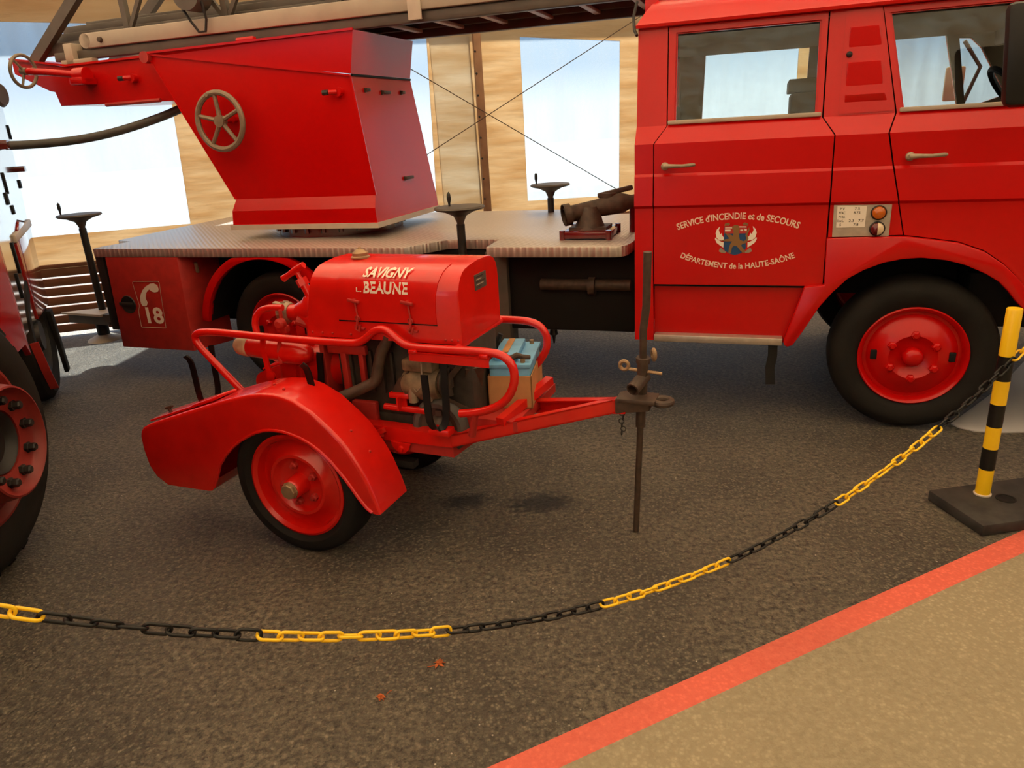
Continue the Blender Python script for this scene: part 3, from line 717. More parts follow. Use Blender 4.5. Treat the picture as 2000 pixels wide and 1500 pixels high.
mb = MB(); mb.box((-5.40, 0.02, 0.38), (-5.33, 0.30, 0.93), 0.005); mb.box((-5.33, 0.05, 0.25), (-5.30, 0.3, 0.92)); mb.build('rear_frame', BLK, TR)
mb = MB(); mb.cyl((-4.60, 0.12, 0.80), (-4.585, 0.10, 0.87), 0.012, 10); mb.build('marker_pin', TAN, TR)
# deck
DP = [(-5.38, 0.0), (-2.905, 0.0), (-2.74, 0.29), (-2.392, 0.30), (-2.37, 0.0), (-1.61, 0.0), (-1.57, 0.015), (-1.545, 0.06), (-1.535, 0.15), (-1.535, 1.50), (-2.28, 1.50), (-2.36, 1.84), (-5.62, 1.84), (-5.55, 0.40), (-5.36, 0.33), (-5.40, 0.10)]
mb = MB(); mb.prism(DP, plan, 0.925, 0.985, 0.004); mb.build('deck', DECK, TR, 25)
# chassis
mb = MB()
for v in (0.55, 1.30): mb.box((-5.30, v, 0.62), (0.9, v+0.09, 0.84))
mb.box((-2.36, 0.22, 0.432), (-1.53, 0.85, 0.90), 0.01); mb.box((-3.35, 0.30, 0.55), (-2.4, 0.45, 0.92)); mb.box((-1.49, 0.3, 0.5), (-0.6, 1.6, 0.86))
mb.box((-5.0, 0.35, 0.40), (-3.45, 1.6, 0.55)); mb.cyl((-0.06, 0.15, 0.40), (-0.06, CW-0.15, 0.40), 0.06, 14); mb.cyl((-3.93, 0.2, 0.40), (-3.93, CW-0.2, 0.40), 0.08, 14)
mb.box((-2.36, 1.1, 0.55), (-1.53, 1.7, 0.90)); mb.box((0.2, 0.25, 0.52), (1.0, 1.7, 0.80))
ch = mb.build('chassis', DRK, TR)
mb = MB(); mb.cyl((-2.1, 0.20, 0.725), (-1.55, 0.20, 0.725), 0.035, 16); mb.cyl((-1.80, 0.19, 0.72), (-1.76, 0.19, 0.72), 0.055, 20); mb.build('pipe', BRN, ch)
mb = MB(); mb.lathe([(0, 0), (0.02, 0), (0.028, 0.05), (0.012, 0.06), (0.005, 0.11), (0, 0.11)], (-2.06, 0.30, 0.432), (0, 0, -1), 14); mb.build('drain_cock', BLK, ch)
# outriggers with crank wheels
def outrigger(u, v, ws, wt, left, legbox, foot, lab):
    mb = MB(); mb.cyl((u, v, ws), (u, v, wt-0.10), 0.026, 16); mb.cyl((u, v, wt-0.30), (u, v, wt-0.04), 0.019, 14)
    o = mb.build('outrigger', BLK, TR); o['label'] = lab
    if legbox: mb = MB(); mb.box(legbox[0], legbox[1], 0.008); mb.build('jack_leg', LADD, o)
    mb = MB(); mb.lathe([(0.018, -0.16), (0.022, -0.09), (0.04, -0.05), (0.09, -0.025), (0.145, -0.012), (0.158, -0.002), (0.15, 0.008), (0.06, 0.012), (0, 0.014)], (u, v, wt), (0, 0, 1), 32)
    hw = mb.build('crank_wheel', LADD, o)
    mb = MB(); mb.lathe([(0.006, 0), (0.007, 0.03), (0.013, 0.055), (0.011, 0.085), (0, 0.10)], (u+left*0.135, v-0.04, wt), (0, 0, 1), 12); mb.build('crank_handle', BLK, o)
    if foot:
        mb = MB(); mb.cyl((foot[0], foot[1], foot[2]+0.02), (foot[0], foot[1], foot[2]+0.22), 0.045, 18); mb.box((foot[0]-0.11, foot[1]-0.1, foot[2]+0.16), (foot[0]+0.12, foot[1]+0.1, foot[2]+0.235), 0.01); mb.build('jack_leg', BLK, o)
        mb = MB(); mb.lathe([(0, 0.05), (0.05, 0.045), (0.12, 0.012), (0.128, 0.0), (0, -0.005)], foot, (0, 0, 1), 28); mb.build('foot_plate', ALUM, o)
    return o
og = outrigger(-5.745, 0.28, 0.46, 1.195, -1, None, (-5.79, 0.28, 0.215), 'rear outrigger with crank wheel')
mb = MB(); mb.prism([(-6.04, 0.16), (-5.60, 0.12), (-5.58, 0.42), (-5.64, 0.44)], plan, 0.445, 0.462); mb.build('bracket_plate', ALUM, og)
mb = MB(); mb.prism([(-6.0, 0.18), (-5.55, 0.14), (-5.55, 0.44), (-5.66, 0.45)], plan, 0.375, 0.446); mb.box((-5.60, 0.14, 0.40), (-5.36, 0.24, 0.46)); mb.build('bracket', LADD, og)
outrigger(-2.602, 0.20, 0.40, 1.195, -0.35, ((-2.45, 0.18, 0.30), (-2.31, 0.34, 0.925)), None, 'middle outrigger in the deck notch')
outrigger(-2.435, 1.68, 0.80, 1.195, -0.75, ((-2.5, 1.6, 0.30), (-2.36, 1.76, 0.925)), None, 'far outrigger with crank wheel')
# turntable housing
mb = MB()
def ringbox(mb, lo, hi): mb.hexa([(lo[0], lo[1], lo[4]), (lo[2], lo[1], lo[4]), (lo[2], lo[3], lo[4]), (lo[0], lo[3], lo[4]), (hi[0], hi[1], hi[4]), (hi[2], hi[1], hi[4]), (hi[2], hi[3], hi[4]), (hi[0], hi[3], hi[4])])
ringbox(mb, (-4.458, 0.405, -3.290, 1.42, 1.085), (-4.448, 0.41, -3.296, 1.415, 1.182))
ringbox(mb, (-4.448, 0.41, -3.296, 1.415, 1.182), (-4.425, 0.445, -3.302, 1.395, 1.262))
mb.hexa([(-4.425, 0.445, 1.262), (-3.302, 0.445, 1.262), (-3.302, 1.395, 1.262), (-4.425, 1.395, 1.262), (-4.94, 0.43, 2.25), (-3.374, 0.43, 2.005), (-3.374, 1.30, 2.005), (-4.94, 1.30, 2.25)])
mb.hexa([(-4.90, 0.435, 2.235), (-3.368, 0.425, 2.018), (-3.368, 1.285, 2.018), (-4.90, 1.285, 2.235), (-4.94, 0.42, 2.262), (-3.315, 0.42, 2.268), (-3.318, 1.285, 2.268), (-4.94, 1.285, 2.262)])
tu = mb.build('turntable', RED, TR, 20); tu['label'] = 'tall red ladder turret on the deck'
mb = MB()
mb.bar((-4.94, 0.424, 2.255), (-3.372, 0.424, 2.008), 0.016, 0.012); mb.bar((-4.94, 0.414, 2.262), (-3.312, 0.414, 2.270), 0.014, 0.014); mb.bar((-3.300, 0.445, 1.262), (-3.374, 0.428, 2.005), 0.010, 0.010); mb.bar((-4.427, 0.443, 1.262), (-4.94, 0.428, 2.25), 0.010, 0.010)
mb.box((-4.19, 0.415, 2.262), (-4.05, 0.46, 2.295), 0.012)
mb.build('edge_flange', RED, tu)
mb = MB(); mb.box((-3.376, 0.44, 2.004), (-3.364, 1.29, 2.017)); mb.build('seam', DRK, tu)
mb = MB(); ringbox(mb, (-4.475, 0.392, -3.278, 1.432, 1.052), (-4.475, 0.392, -3.278, 1.432, 1.086)); mb.build('skirt_trim', ALUM, tu)
mb = MB(); mb.cyl((-3.87, 0.91, 0.985), (-3.87, 0.91, 1.055), 0.46, 40)
for k in range(24):
    a = 2*PI*k/24; mb.cyl((-3.87+0.47*math.cos(a), 0.91+0.47*math.sin(a), 1.015), (-3.87+0.47*math.cos(a), 0.91+0.47*math.sin(a), 1.052), 0.018, 6)
mb.build('slew_ring', LRED, tu)
def handwheel(c, d, R, n, rt, hub, parent, m):
    mb = MB(); c = V(c); x, y, z = frame_from(d); mb.ring(c, d, R, rt, 40, 10)
    for k in range(n):
        a = 2*PI*k/n + 0.25; p = c + x*math.cos(a)*R + y*math.sin(a)*R
        mb.tube([c + z*0.006, c.lerp(p, 0.5) + z*0.003, p], [rt*0.95, rt*0.75, rt*0.72], 8)
    mb.cyl(c - z*0.018, c + z*0.03, hub, 16); mb.build('handwheel', m, parent)
handwheel((-4.352, 0.33, 1.787), (0, 1, 0), 0.181, 5, 0.0195, 0.038, tu, WHL)
for a_, b_, r_, n_ in (((-4.352, 0.335, 1.787), (-4.352, 0.45, 1.787), 0.014, 'shaft'), ((-4.30, 0.40, 1.80), (-4.30, 0.445, 1.80), 0.022, 'stop_pin'), ((-4.40, 0.295, 1.955), (-4.40, 0.335, 1.955), 0.012, 'crank_knob')):
    mb = MB(); mb.cyl(a_, b_, r_, 12); mb.build(n_, RED if n_ != 'crank_knob' else WHL, tu)
def knob(u, v, w):
    mb = MB(); mb.cyl((u+0.02, v+0.015, w), (u+0.02, v-0.035, w), 0.03, 16); mb.cyl((u+0.02, v-0.03, w), (u-0.03, v-0.05, w), 0.016, 10); k = mb.build('release_knob', RED, tu)
    mb = MB(); mb.cyl((u-0.03, v-0.05, w), (u-0.07, v-0.055, w), 0.017, 10); mb.build('knob_grip', BLK, tu)
knob(-3.49, 0.43, 1.915); knob(-5.17, 0.49, 2.12)
for (v, w, ln) in ((0.60, 1.925, 0.05), (0.86, 1.915, 0.11), (1.12, 1.92, 0.04), (0.97, 1.335, 0.12)):
    ux = -3.302 - (w-1.262)*0.097
    mb = MB(); mb.box((ux-0.005, v-ln/2, w-0.010), (ux+0.022, v+ln/2, w+0.010), 0.004); mb.box((ux-0.005, v-ln/2-0.006, w-0.016), (ux+0.012, v-ln/2+0.01, w+0.012)); mb.build('latch', BRN, tu)
# red boom cradle carrying the ladder foot
BP = [(-6.285, 2.335), (-6.287, 2.227), (-5.98, 2.087), (-5.932, 2.077), (-5.905, 1.977), (-4.70, 1.945), (-4.86, 2.245), (-4.94, 2.250), (-5.40, 2.250), (-5.784, 2.240), (-6.10, 2.305)]
mb = MB(); mb.prism(BP, side, 0.50, 1.20, 0.004)
mb.bar((-6.285, 0.495, 2.330), (-5.75, 0.495, 2.247), 0.03, 0.014); mb.bar((-5.75, 0.495, 2.247), (-4.92, 0.495, 2.252), 0.03, 0.014)
bm_ = mb.build('ladder_cradle', RED, TR, 20)
mb = MB(); mb.cyl((-4.945, 0.395, 2.235), (-4.945, 0.52, 2.235), 0.038, 20); mb.build('pivot_pin', RED3, bm_)
mb = MB(); mb.box((-5.62, 0.36, 2.10), (-5.50, 0.5, 2.15), 0.01); mb.cyl((-5.60, 0.42, 2.165), (-5.50, 0.42, 2.165), 0.052, 18)
mb.tube([(-5.93, 0.31, 2.212), (-5.80, 0.34, 2.20), (-5.55, 0.42, 2.165)], 0.024, 12); mb.build('crank_bracket', RED, bm_)
handwheel((-5.955, 0.30, 2.215), (1.0, 0.05, -0.12), 0.108, 3, 0.012, 0.025, bm_, WHL)
mb = MB(); mb.tube([(-5.45, 0.48, 1.958), (-4.95, 0.48, 1.960)], 0.014, 8); mb.build('guard_rail', RED3, bm_)
# turntable ladder
la = None
mb = MB(); mb.box((-5.62, 0.56, 2.355), (-1.75, 0.60, 2.455), 0.008); mb.lathe([(0, 0), (0.05, 0), (0.05, 0.04), (0, 0.04)], (-5.60, 0.56, 2.405), (0, 1, 0), 24)
la = mb.build('ladder', LADB, TR); la['label'] = 'long beige and brown turntable ladder'
mb = MB(); mb.box((-5.95, 0.585, 2.290), (2.4, 0.65, 2.350), 0.006); mb.box((-5.95, 1.36, 2.290), (2.4, 1.42, 2.350), 0.006); mb.build('lower_rail', LADD, la)
for k, (u0, w0, w1) in enumerate(((-6.12, 2.345, 2.425), (-6.09, 2.425, 2.495), (-6.02, 2.495, 2.550), (-5.85, 2.55, 2.58))):
    mb = MB(); v0 = 0.64 + 0.07*k; mb.box((u0, v0, w0), (2.4, v0+0.05, w1), 0.004); mb.box((u0, 2.0-v0-0.05, w0), (2.4, 2.0-v0, w1), 0.004); mb.build('section_rail', LADD, la)
for k in range(24):
    u = -5.6 + k*0.33
    mb = MB(); mb.bar((u, 0.64, 2.335), (u, 1.37, 2.335), 0.045, 0.022, 0.004); mb.build('rung', ALUM, la)
for k in range(17):
    u = -5.5 + k*0.45
    mb = MB(); mb.bar((u, 0.86, 2.50), (u, 1.14, 2.50), 0.03, 0.03); mb.build('rung', LADD, la)
mb = MB(); mb.box((-4.9, 0.66, 2.405), (2.3, 1.34, 2.412)); mb.build('shade_sheet', BLK, la)  # dark sheet standing in for the shade between the stacked ladder sections
mb = MB()
for v in (0.62, 1.34):
    mb.box((-5.2, v, 3.02), (2.4, v+0.05, 3.08))
    mb.bar((-6.20, v, 2.30), (-5.20, v+0.02, 3.06), 0.055, 0.075)
    for k in range(9):
        u = -5.26 + k*0.86
        mb.bar((u, v+0.03, 2.46), (u-0.02, v+0.03, 3.04), 0.04, 0.045); mb.bar((u+0.02, v+0.03, 2.46), (u+0.42, v+0.03, 3.04), 0.028, 0.03); mb.bar((u+0.84, v+0.03, 2.46), (u+0.42, v+0.03, 3.04), 0.028, 0.03)
mb.build('truss', LADD, la)
mb = MB(); mb.box((-5.80, 0.54, 2.25), (-5.72, 0.66, 2.40), 0.008); mb.box((-5.85, 0.54, 2.25), (-5.55, 0.60, 2.29), 0.006); mb.build('foot_clamp', LADB, la)
mb = MB(); mb.cyl((-4.56, 0.46, 2.60), (-4.56, 0.60, 2.60), 0.105, 28); mb.build('cable_drum', LADD, la)
mb = MB(); mb.tube([(-4.64, 0.50, 2.53), (-4.60, 0.52, 2.44), (-4.555, 0.53, 2.37), (-4.50, 0.53, 2.37), (-4.47, 0.52, 2.44), (-4.47, 0.50, 2.55)], 0.009, 8); mb.build('cable_loop', BLK, la)
mb = MB(); mb.lathe([(0, -0.02), (0.016, -0.02), (0.02, 0)], (-5.45, 0.56, 2.40), (0, 1, 0), 12); mb.build('bolt', BRN, la)
mb = MB(); mb.box((-2.99, 0.545, 2.30), (-2.90, 0.56, 2.62), 0.003); mb.build('ladder_stop', ALUM, la)
mb = MB(); mb.box((-1.49, 0.30, 2.06), (-1.42, 0.36, 2.30), 0.004); mb.box((-1.49, 1.55, 2.06), (-1.42, 1.61, 2.30), 0.004); mb.box((-1.49, 0.30, 2.245), (-1.42, 1.61, 2.285)); mb.build('ladder_rest', RED, TR)
mb = MB(); mb.tube([(-1.515, 0.20, 2.22), (-1.53, 0.18, 2.15), (-1.52, 0.14, 2.08), (-1.50, 0.10, 2.05)], 0.008, 8); mb.build('cable', BLK, TR)
# seats, steering wheel and mirrors
def seat(u, v):
    mb = MB(); mb.box((u, v, 1.18), (u+0.46, v+0.5, 1.30), 0.03); mb.hexa([(u, v, 1.30), (u+0.12, v, 1.30), (u+0.12, v+0.5, 1.30), (u, v+0.5, 1.30), (u-0.10, v, 1.72), (u-0.01, v, 1.72), (u-0.01, v+0.5, 1.72), (u-0.10, v+0.5, 1.72)], 0.03); mb.box((u+0.02, v+0.05, 0.90), (u+0.40, v+0.45, 1.19)); mb.build('seat', CLOTH, TR)
seat(-0.30, 0.25); seat(-0.30, 1.15); 
mb = MB(); mb.box((-1.40, 0.15, 1.18), (-0.95, CW-0.2, 1.30), 0.03); mb.box((-1.45, 0.15, 1.30), (-1.33, CW-0.2, 1.62), 0.03); mb.box((-1.40, 0.2, 0.9), (-1.0, CW-0.25, 1.2)); mb.build('crew_bench', CLOTH, TR)
mb = MB(); mb.box((-0.725, 0.55, 0.98), (-0.52, 1.10, 1.735), 0.02); bk = mb.build('bulkhead_locker', CLOTH, TR)
mb = MB(); mb.box((-0.740, 0.54, 1.735), (-0.51, 1.11, 1.803), 0.006); mb.build('locker_top', LADD, bk)
mb = MB(); mb.ring((0.36, 0.50, 1.62), (0.75, 0, 0.66), 0.215, 0.016, 36, 8); mb.bar((0.36, 0.5, 1.62), (0.62, 0.5, 1.25), 0.05, 0.05); mb.bar((0.36, 0.30, 1.62), (0.36, 0.70, 1.62), 0.03, 0.012); mb.box((0.55, 0.15, 1.1), (0.98, CW-0.15, 1.50), 0.04); mb.build('steering_wheel', BLK, TR)
mb = MB(); mb.hexa([(0.088, -0.32, 1.605), (0.30, -0.32, 1.605), (0.30, -0.25, 1.605), (0.088, -0.25, 1.605), (0.050, -0.32, 2.005), (0.30, -0.32, 2.005), (0.30, -0.25, 2.005), (0.050, -0.25, 2.005)], 0.03); m_ = mb.build('wing_mirror', PLB, TR); m_['label'] = 'black wing mirror on the near side'
mb = MB(); mb.tube([(0.30, -0.24, 1.80), (0.60, -0.15, 1.80), (0.74, 0.05, 1.72)], 0.012, 8); mb.build('mirror_arm', BLK, m_)
mb = MB(); mb.box((0.30, CW+0.12, 1.64), (0.42, CW+0.15, 1.86), 0.012); m_ = mb.build('wing_mirror', ALUM, TR); m_['label'] = 'wing mirror on the far side'
mb = MB(); mb.tube([(0.40, CW+0.18, 2.02), (0.52, CW+0.20, 1.85), (0.44, CW+0.18, 1.62), (0.36, CW-0.05, 1.52)], 0.014, 8); mb.build('mirror_arm', LADD, m_)
mb = MB(); mb.bar((0.55, 0.25, 2.02), (0.50, 1.75, 2.02), 0.03, 0.14, 0.02); mb.build('sun_visor', LADD, TR)

# water monitor bolted to the deck
p = [V((-1.975, 0.36, 1.118)), V((-1.80, 0.46, 1.145)), V((-1.68, 0.50, 1.165)), V((-1.60, 0.53, 1.175)), V((-1.42, 0.58, 1.20))]
mb = MB(); mb.tube([p[0], p[0].lerp(p[1], 0.08), p[0].lerp(p[1], 0.2), p[1], p[2], p[2].lerp(p[3], .3), p[3], p[4]], [0.062, 0.062, 0.05, 0.053, 0.062, 0.06, 0.038, 0.036], 20, caps=False); wm = mb.build('water_monitor', BRN, TR); wm['label'] = 'brown brass water cannon on a red base'
mb = MB(); mb.box((-1.98, 0.24, 0.992), (-1.68, 0.56, 1.03), 0.004)
for (u, v) in ((-1.97, 0.25), (-1.69, 0.25), (-1.97, 0.55), (-1.69, 0.55)): mb.cyl((u, v, 0.985), (u, v, 1.04), 0.018, 10)
mb.build('base', LRED, wm)
mb = MB(); mb.lathe([(0.10, 0), (0.08, 0.04), (0.065, 0.10), (0.05, 0.13)], (-1.84, 0.42, 1.03), (0, 0, 1), 20); mb.box((-1.95, 0.33, 1.028), (-1.72, 0.52, 1.045)); mb.build('pedestal', BRN, wm)
mb = MB(); mb.lathe([(0.066, -0.012), (0.066, 0.03), (0.045, 0.03), (0.04, -0.012)], p[0], p[1]-p[0], 24); mb.build('muzzle', BRN, wm)
mb = MB(); mb.cyl(p[0].lerp(p[1], 0.10), p[0].lerp(p[1], 0.14), 0.05, 20); mb.build('bore', DRK, wm)
mb = MB(); mb.cyl((-1.60, 0.55, 0.985), (-1.60, 0.55, 1.15), 0.018, 10); mb.build('support', LRED, wm)
mb = MB(); mb.bar((-1.80, 0.48, 1.215), (-1.60, 0.56, 1.255), 0.03, 0.03, 0.008); mb.cyl((-1.74, 0.5, 1.18), (-1.74, 0.5, 1.23), 0.05, 14); mb.build('sight_lever', BRN, wm)

# ================================================================ PUMP TRAILER
PT = empty('pump_trailer', (-0.85601121, 2.68887518, 0), math.radians(-23.268474), 'small red two-wheeled motor pump trailer with a lettered hood', 'trailer')
CV = 0.47                                   # centre line
# wheels
def trailer_wheel(u, v, w, f):
    mb = MB(); mb.lathe([(0, 0.035), (0.10, 0.035), (0.112, 0.028), (0.122, 0.012), (0.135, 0.012), (0.150, 0.030), (0.185, 0.052), (0.197, 0.052), (0.203, 0.012), (0.218, 0.0), (0.228, 0.004), (0.230, 0.02), (0.215, 0.05), (0.215, 0.14)], (u, v, w), (0, f, 0), 48)
    wh = mb.build('wheel', RED2, PT, 40); wh['label'] = 'red spare-type steel wheel with black tyre' if False else 'red pressed steel wheel with black tyre'
    mb = MB(); mb.lathe([(0.222, 0.02), (0.234, 0.002), (0.25, -0.012), (0.282, -0.012), (0.302, 0.004), (0.3095, 0.030), (0.3095, 0.115), (0.302, 0.138), (0.275, 0.150), (0.24, 0.148), (0.215, 0.13)], (u, v, w), (0, f, 0), 56); mb.build('tyre', RUB, wh, 40)
    mb = MB(); mb.lathe([(0.047, 0.035), (0.045, 0.0), (0.041, -0.030), (0.037, -0.036)], (u, v, w), (0, f, 0), 28); mb.build('hub', RED2, wh, 40)
    mb = MB(); mb.lathe([(0, -0.056), (0.030, -0.056), (0.033, -0.052), (0.034, -0.040), (0.038, -0.038), (0.039, -0.028)], (u, v, w), (0, f, 0), 8); mb.build('hub_cap', BRS, wh, 20)
    for a in (100, 30, 320, 260, 190):
        r = math.radians(a); c = V((u+math.cos(r)*0.083, v, w+math.sin(r)*0.083)); mb = MB(); mb.lathe([(0, 0.005), (0.009, 0.006), (0.009, 0.016), (0.016, 0.020), (0.018, 0.037)], c, (0, f, 0), 6); mb.build('wheel_nut', RED3, wh, 20)
    return wh
trailer_wheel(-0.06, 0.0, 0.304, 1); trailer_wheel(-0.06, 2*CV, 0.304, -1)
# mudguards with a locker at the back
CREST = [(-0.784, 0.218), (-0.832, 0.248), (-0.862, 0.30), (-0.874, 0.38), (-0.872, 0.445), (-0.862, 0.470), (-0.845, 0.487), (-0.801, 0.508), (-0.65, 0.560), (-0.466, 0.622), (-0.32, 0.668), (-0.22, 0.695), (-0.158, 0.705), (-0.089, 0.709), (-0.04, 0.703), (0.004, 0.692), (0.084, 0.651), (0.16, 0.588), (0.205, 0.545), (0.238, 0.5), (0.270, 0.448), (0.294, 0.402), (0.329, 0.307), (0.345, 0.245)]
LOWER = [(0.335, 0.243), (0.310, 0.246), (0.287, 0.262), (0.257, 0.300), (0.205, 0.377), (0.144, 0.449), (0.10, 0.487), (0.06, 0.512), (0.02, 0.530), (-0.024, 0.542), (-0.06, 0.549), (-0.098, 0.551), (-0.13, 0.549), (-0.161, 0.544), (-0.205, 0.530), (-0.247, 0.510), (-0.295, 0.484), (-0.341, 0.451), (-0.39, 0.405), (-0.429, 0.361), (-0.463, 0.291), (-0.492, 0.242), (-0.51, 0.226), (-0.532, 0.222)]
def mudguard(mir):
    f = (lambda v: v) if not mir else (lambda v: 2*CV - v)
    t = bmesh.new(); n = len(CREST)
    V0 = -0.014; A = [t.verts.new((u, f(V0), w)) for u, w in CREST]; B = [t.verts.new((u, f(0.195), w)) for u, w in CREST]; Cc = [t.verts.new((u, f(V0), w)) for u, w in LOWER]
    edges = []
    # side skin as a strip of quads between crest and lower edge, cut as one n-gon
    t.faces.new(A + Cc)
    for i in range(n-1):
        t.faces.new([A[i], B[i], B[i+1], A[i+1]])
    t.edges.ensure_lookup_table()
    for i in range(n-1):
        for e_ in A[i].link_edges:
            if e_.other_vert(A[i]) is A[i+1]: edges.append(e_)
    # inner skin of the locker part
    back = [i for i in range(n) if CREST[i][0] < -0.45]
    D = [t.verts.new((u, f(0.195), w)) for u, w in LOWER if u < -0.43]
    t.faces.new([B[i] for i in back] + D)
    lowC = [c for c, (u, w) in zip(Cc, LOWER) if u < -0.43]
    for i in range(len(D)-1): t.faces.new([lowC[i], lowC[i+1], D[i+1], D[i]])
    t.faces.new([lowC[-1], A[0], B[0], D[-1]])
    bmesh.ops.recalc_face_normals(t, faces=t.faces)
    bmesh.ops.bevel(t, geom=edges, offset=0.016, segments=3, affect='EDGES', profile=0.6)
    # rolled lip along the arch
    m = MB(); m.merge(t)
    m.tube([(u, f(V0-0.001), w+0.004) for u, w in LOWER[1:-2]], 0.007, 8)
    return m.build('mudguard', RED2, PT, 38)
g1 = mudguard(False); g2 = mudguard(True)
def lid(g, f):
    mb = MB()
    a = V((-0.838, 0, 0.494)); b = V((-0.44, 0, 0.630)); nrm = V((-0.32, 0, 0.947)).normalized()
    q = []
    for p_, vv in ((a, 0.03), (b, 0.03), (b, 0.165), (a, 0.165)): q.append(V((p_.x, f(vv), p_.z)) + nrm*0.004)
    mb.hexa(q + [p_ + nrm*0.010 for p_ in q], 0.003); l = mb.build('locker_lid', RED2, g)
    mb = MB(); mb.tube([V((-0.56, f(0.03), 0.589))+nrm*0.013, V((-0.44, f(0.03), 0.629))+nrm*0.014, V((-0.41, f(0.05), 0.640))+nrm*0.016, V((-0.36, f(0.09), 0.656))+nrm*0.014], 0.006, 8); mb.build('hinge', RED2, g)
    mb = MB(); c = V((-0.755, f(0.08), 0.522))+nrm*0.012; mb.cyl(c, c+nrm*0.02, 0.008, 10); mb.bar(c+nrm*0.024+V((-0.022, 0, -0.007)), c+nrm*0.024+V((0.024, 0, 0.008)), 0.012, 0.012, 0.004); mb.cyl(c-nrm*0.004, c+nrm*0.003, 0.018, 14); mb.build('latch', BRN, g)
    for (u, w, vv) in ((0.20, 0.552, 0.07), (0.262, 0.462, 0.09), (-0.17, 0.706, 0.10), (-0.08, 0.711, 0.05)):
        mb = MB(); mb.sphere((u, f(vv), w), 0.006, 8); mb.build('rivet', RED3, g)
lid(g1, lambda v: v); lid(g2, lambda v: 2*CV - v)
# chassis: side members, drawbar, cross members
mb = MB()
for s in (0, 1):
    f = (lambda v: v) if s == 0 else (lambda v: 2*CV - v)
    h = [(-0.55, f(0.25), 0.435), (0.545, f(0.25), 0.440), (0.545, f(0.31), 0.440), (-0.55, f(0.31), 0.435), (-0.55, f(0.25), 0.520), (0.545, f(0.25), 0.492), (0.545, f(0.31), 0.492), (-0.55, f(0.31), 0.520)]
    mb.hexa(h)
fm = mb.build('chassis_frame', RED2, PT)
mb = MB()
for s in (0, 1):
    f = (lambda v: v) if s == 0 else (lambda v: 2*CV - v)
    a = (0.540, f(0.252), 0.466); b = (1.215, f(0.455), 0.608)
    # channel section: web plus flanges
    mb.hexa([(0.54, f(0.250), 0.440), (1.21, f(0.470), 0.580), (1.21, f(0.478), 0.580), (0.54, f(0.258), 0.440), (0.54, f(0.250), 0.492), (1.21, f(0.470), 0.638), (1.21, f(0.478), 0.638), (0.54, f(0.258), 0.492)])
    for dz in (0, 1):
        z0, z1 = (0.440, 0.580) if dz == 0 else (0.486, 0.632)
        mb.hexa([(0.54, f(0.250), z0), (1.21, f(0.470), z0*0+z1), (1.21, f(0.505), z1), (0.54, f(0.295), z0), (0.54, f(0.250), z0+0.006), (1.21, f(0.470), z1+0.006), (1.21, f(0.505), z1+0.006), (0.54, f(0.295), z0+0.006)])
mb.build('drawbar', RED2, PT)
for p_, q_, w_ in (((0.735, 0.315, 0.545), (0.815, 0.69, 0.600), 0.035), ((0.50, 0.27, 0.452), (0.50, 0.67, 0.452), 0.05), ((-0.45, 0.27, 0.47), (-0.45, 0.67, 0.47), 0.05), ((0.05, 0.27, 0.44), (0.05, 0.67, 0.44), 0.05)):
    mb = MB(); mb.bar(p_, q_, w_, w_); mb.build('cross_member', RED2, fm)
mb = MB(); mb.hexa([(0.20, 0.26, 0.395), (0.545, 0.26, 0.392), (0.60, 0.66, 0.40), (0.20, 0.66, 0.40), (0.20, 0.26, 0.434), (0.545, 0.26, 0.438), (0.60, 0.66, 0.45), (0.20, 0.66, 0.434)]); mb.build('skid_plate', RED3, fm)
mb = MB(); mb.prism([(0.262, 0.440), (0.355, 0.436), (0.345, 0.41), (0.325, 0.392), (0.295, 0.392), (0.272, 0.412)], side, 0.243, 0.249); mb.lathe([(0, -0.012), (0.012, -0.010), (0.014, 0)], (0.309, 0.243, 0.41), (0, 1, 0), 12); mb.build('bracket', RED2, fm)
mb = MB(); mb.bar((0.16, 0.20, 0.47), (0.225, 0.255, 0.47), 0.012, 0.03); mb.bar((0.16, 0.20, 0.455), (0.24, 0.25, 0.49), 0.012, 0.02); mb.build('mudguard_stay', RED2, fm)
mb = MB(); mb.cyl((-0.06, 0.10, 0.287), (-0.06, 2*CV-0.10, 0.287), 0.028, 16); mb.bar((-0.06, 0.28, 0.36), (-0.06, 0.66, 0.36), 0.08, 0.14); mb.bar((-0.45, 0.28, 0.36), (0.35, 0.28, 0.33), 0.045, 0.03); mb.bar((-0.45, 0.66, 0.36), (0.35, 0.66, 0.33), 0.045, 0.03); mb.build('axle', BLK, PT)
mb = MB(); mb.box((0.50, 0.33, 0.505), (0.80, 0.80, 0.545)); mb.build('battery_tray', RED3, fm)
# coupling and jack
mb = MB(); mb.hexa([(1.17, 0.435, 0.575), (1.30, 0.455, 0.590), (1.30, 0.50, 0.590), (1.17, 0.525, 0.575), (1.17, 0.435, 0.640), (1.30, 0.455, 0.640), (1.30, 0.50, 0.640), (1.17, 0.525, 0.640)], 0.006)
mb.ring((1.345, 0.478, 0.628), (0, 0, 1), 0.032, 0.014, 28, 10); mb.bar((1.18, 0.478, 0.634), (1.325, 0.478, 0.634), 0.10, 0.018, 0.004)
cp_ = mb.build('coupling', BRN, PT)
jb = V((1.225, 0.5543, 0.0)); jt = V((1.286, 0.47, 1.198)); jd = (jt-jb)
def J(w, du=0.0): q = jb + jd*(w/1.198); return q + V((du, 0, 0))
mb = MB(); mb.tube([J(0.0), J(0.62), J(0.78), J(0.90, -0.004), J(1.0, 0.004), J(1.198)], [0.0125, 0.0125, 0.0135, 0.0145, 0.0150, 0.0150], 14); jk = mb.build('jack_pole', BRN, PT); jk['label'] = 'brown prop pole standing on the floor'
